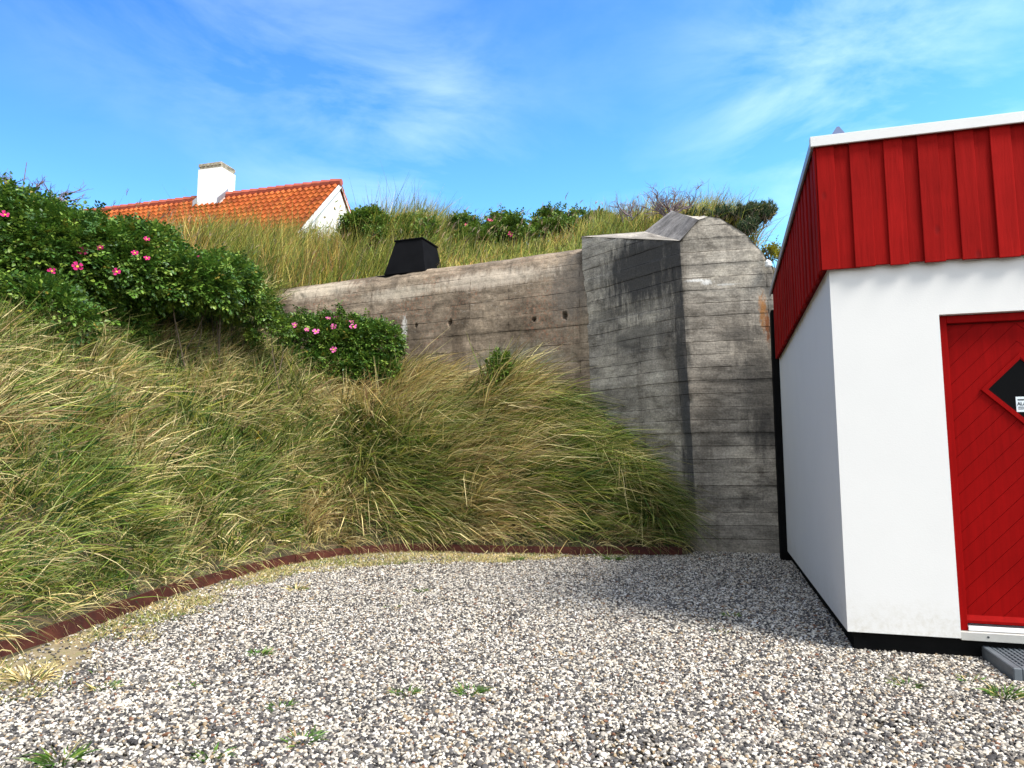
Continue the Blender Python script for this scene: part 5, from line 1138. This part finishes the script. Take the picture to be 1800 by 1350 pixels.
for sg in (1, -1):
    ncol, nrow = (int(LR / .24) * 8, 17) if sg > 0 else (int(LR / .24) * 4, 17)
    sv = np.linspace(-.12, LR + .1, ncol); vs, uvs = [], []
    rows = []
    for k in range(nrow):
        for (t, h) in ((0.0, 0.012), (0.96, 0.045), (1.0, 0.012)): rows.append((k * .34 + t * .34, h))
    for (q, h) in rows:
        ph = sv / .24 * 2 * math.pi
        hh = h + 0.032 * np.sin(ph) + 0.012 * np.sin(2 * ph + .6)
        for s__, h_ in zip(sv, hh): vs.append(RX(s__, sg * (q + .02), h_)); uvs.append((s__, q))
    fcs = grid_faces(ncol, len(rows)); np_mesh('roof_slope', np.array(vs), [fcs if sg < 0 else fcs[:, ::-1]], M['tile'], house, True, uv=np.array(uvs))
rt = MB(); sN = -.15
while sN < LR: rt.tube([RX(sN, 0, .02), RX(sN + .40, 0, .045)], [.13, .15], 8); sN += .38
rt.build('ridge_tiles', M['ridge_tile'], house)
# walls and gables
gw = MB(); ev_ = HWD * math.tan(pitch_); zb = 4.5
for s__, s2 in ((0.0, .3), (LR - .3, LR)):
    pts = []
    for q in (s__, s2):
        pf, pb = apex + rd * q + fd * HWD, apex + rd * q - fd * HWD; tp_ = apex + rd * q + np.array([0, 0, -.05])
        pts += [np.array([pf[0], pf[1], zb]), np.array([pf[0], pf[1], apex[2] - ev_ - .05]), tp_, np.array([pb[0], pb[1], apex[2] - ev_ - .05]), np.array([pb[0], pb[1], zb])]
    gw.add(pts, [(0, 1, 2, 3, 4), (9, 8, 7, 6, 5), (0, 5, 6, 1), (1, 6, 7, 2), (2, 7, 8, 3), (3, 8, 9, 4), (4, 9, 5, 0)])
for sg in (1, -1):
    pts = []
    for q in (.3, LR - .3):
        for o in (HWD, HWD - .3):
            p0 = apex + rd * q + fd * sg * o; pts += [np.array([p0[0], p0[1], zb]), np.array([p0[0], p0[1], apex[2] - ev_ - .1])]
    gw.add(pts, [(0, 4, 5, 1), (2, 3, 7, 6), (0, 1, 3, 2), (4, 6, 7, 5), (1, 5, 7, 3)])
gw.build('wall', M['gable_white'], house)
vb = MB()
for sg in (1, -1):
    pts = [RX(s__, sg * q, h) for s__ in (-.10, -.06) for q in (0.0, 5.4) for h in (-.17, -.01)]
    vb.add(pts, [(0, 1, 3, 2), (4, 6, 7, 5), (0, 4, 5, 1), (2, 3, 7, 6), (0, 2, 6, 4), (1, 5, 7, 3)])
vb.build('verge_board', M['gable_white'], house)
cc = P(391, 350, 26.8)
sC = float(np.dot(cc - apex, rd)); ch = MB(); cw = .52
def CXY(s__, q, z): return apex + rd * s__ + fd * q + np.array([0, 0, z])
c3 = MB(lambda a, b, z: CXY(a, b, z)); zt_ = 1.02
c3.box(sC - cw, sC + cw, -.42, .42, -1.1, zt_); c3.build('chimney', M['gable_white'], house)
chim = house.children[-1]
c3 = MB(lambda a, b, z: CXY(a, b, z)); c3.box(sC - cw + .02, sC + cw - .02, -.40, .40, zt_ + .001, zt_ + .24, 0, .02)
for q in np.arange(-.5, .5, .18): c3.box(sC + q, sC + q + .12, -.435, .435, zt_ + .1, zt_ + .22, 0, .01)
c3.build('chimney_cap', M['chimney_cap'], chim)
c3 = MB(lambda a, b, z: CXY(a, b, z)); c3.add([(sC - cw - .15, .44, -.50), (sC + cw + .15, .44, -.50), (sC + cw + .15, .62, -.56), (sC - cw - .15, .62, -.56)], [(0, 1, 2, 3)])
for s_sg in (-1, 1):
    a_ = sC + s_sg * (cw + .012); c3.add([(a_, .60, -.50), (a_, 0, .14), (a_, 0, .32), (a_, .60, -.28), (a_ + s_sg * .03, .60, -.50), (a_ + s_sg * .03, 0, .14), (a_ + s_sg * .03, 0, .32), (a_ + s_sg * .03, .60, -.28)], [(0, 1, 2, 3), (4, 7, 6, 5), (3, 2, 6, 7), (0, 3, 7, 4), (1, 5, 6, 2), (0, 4, 5, 1)])
c3.build('flashing', M['zinc'], chim)
# climbing plant on the gable
iv = Blades(); n_ = 900; r = np.random.default_rng(77); q = r.uniform(-2.2, 2.4, n_); zz_ = -r.uniform(.6, 3.6, n_); okk = (np.abs(q) + .55 < -zz_ / math.tan(pitch_)) & (vnoise(q * 3, zz_ * .7, .5, 500) > .55); q, zz_ = q[okk], zz_[okk]; n_ = len(q)
iv.add(np.array([apex + fd * a - rd * .03 + np.array([0, 0, z]) for a, z in zip(q, zz_)]), unit(-rd + r.normal(0, .7, (n_, 3))), unit(r.normal(0, 1, (n_, 3))), r.uniform(.06, .16, n_), r.uniform(.04, .08, n_), np.full(n_, .5), np.full(n_, .35), seed=78)
iv.build('climbing_plant', house)
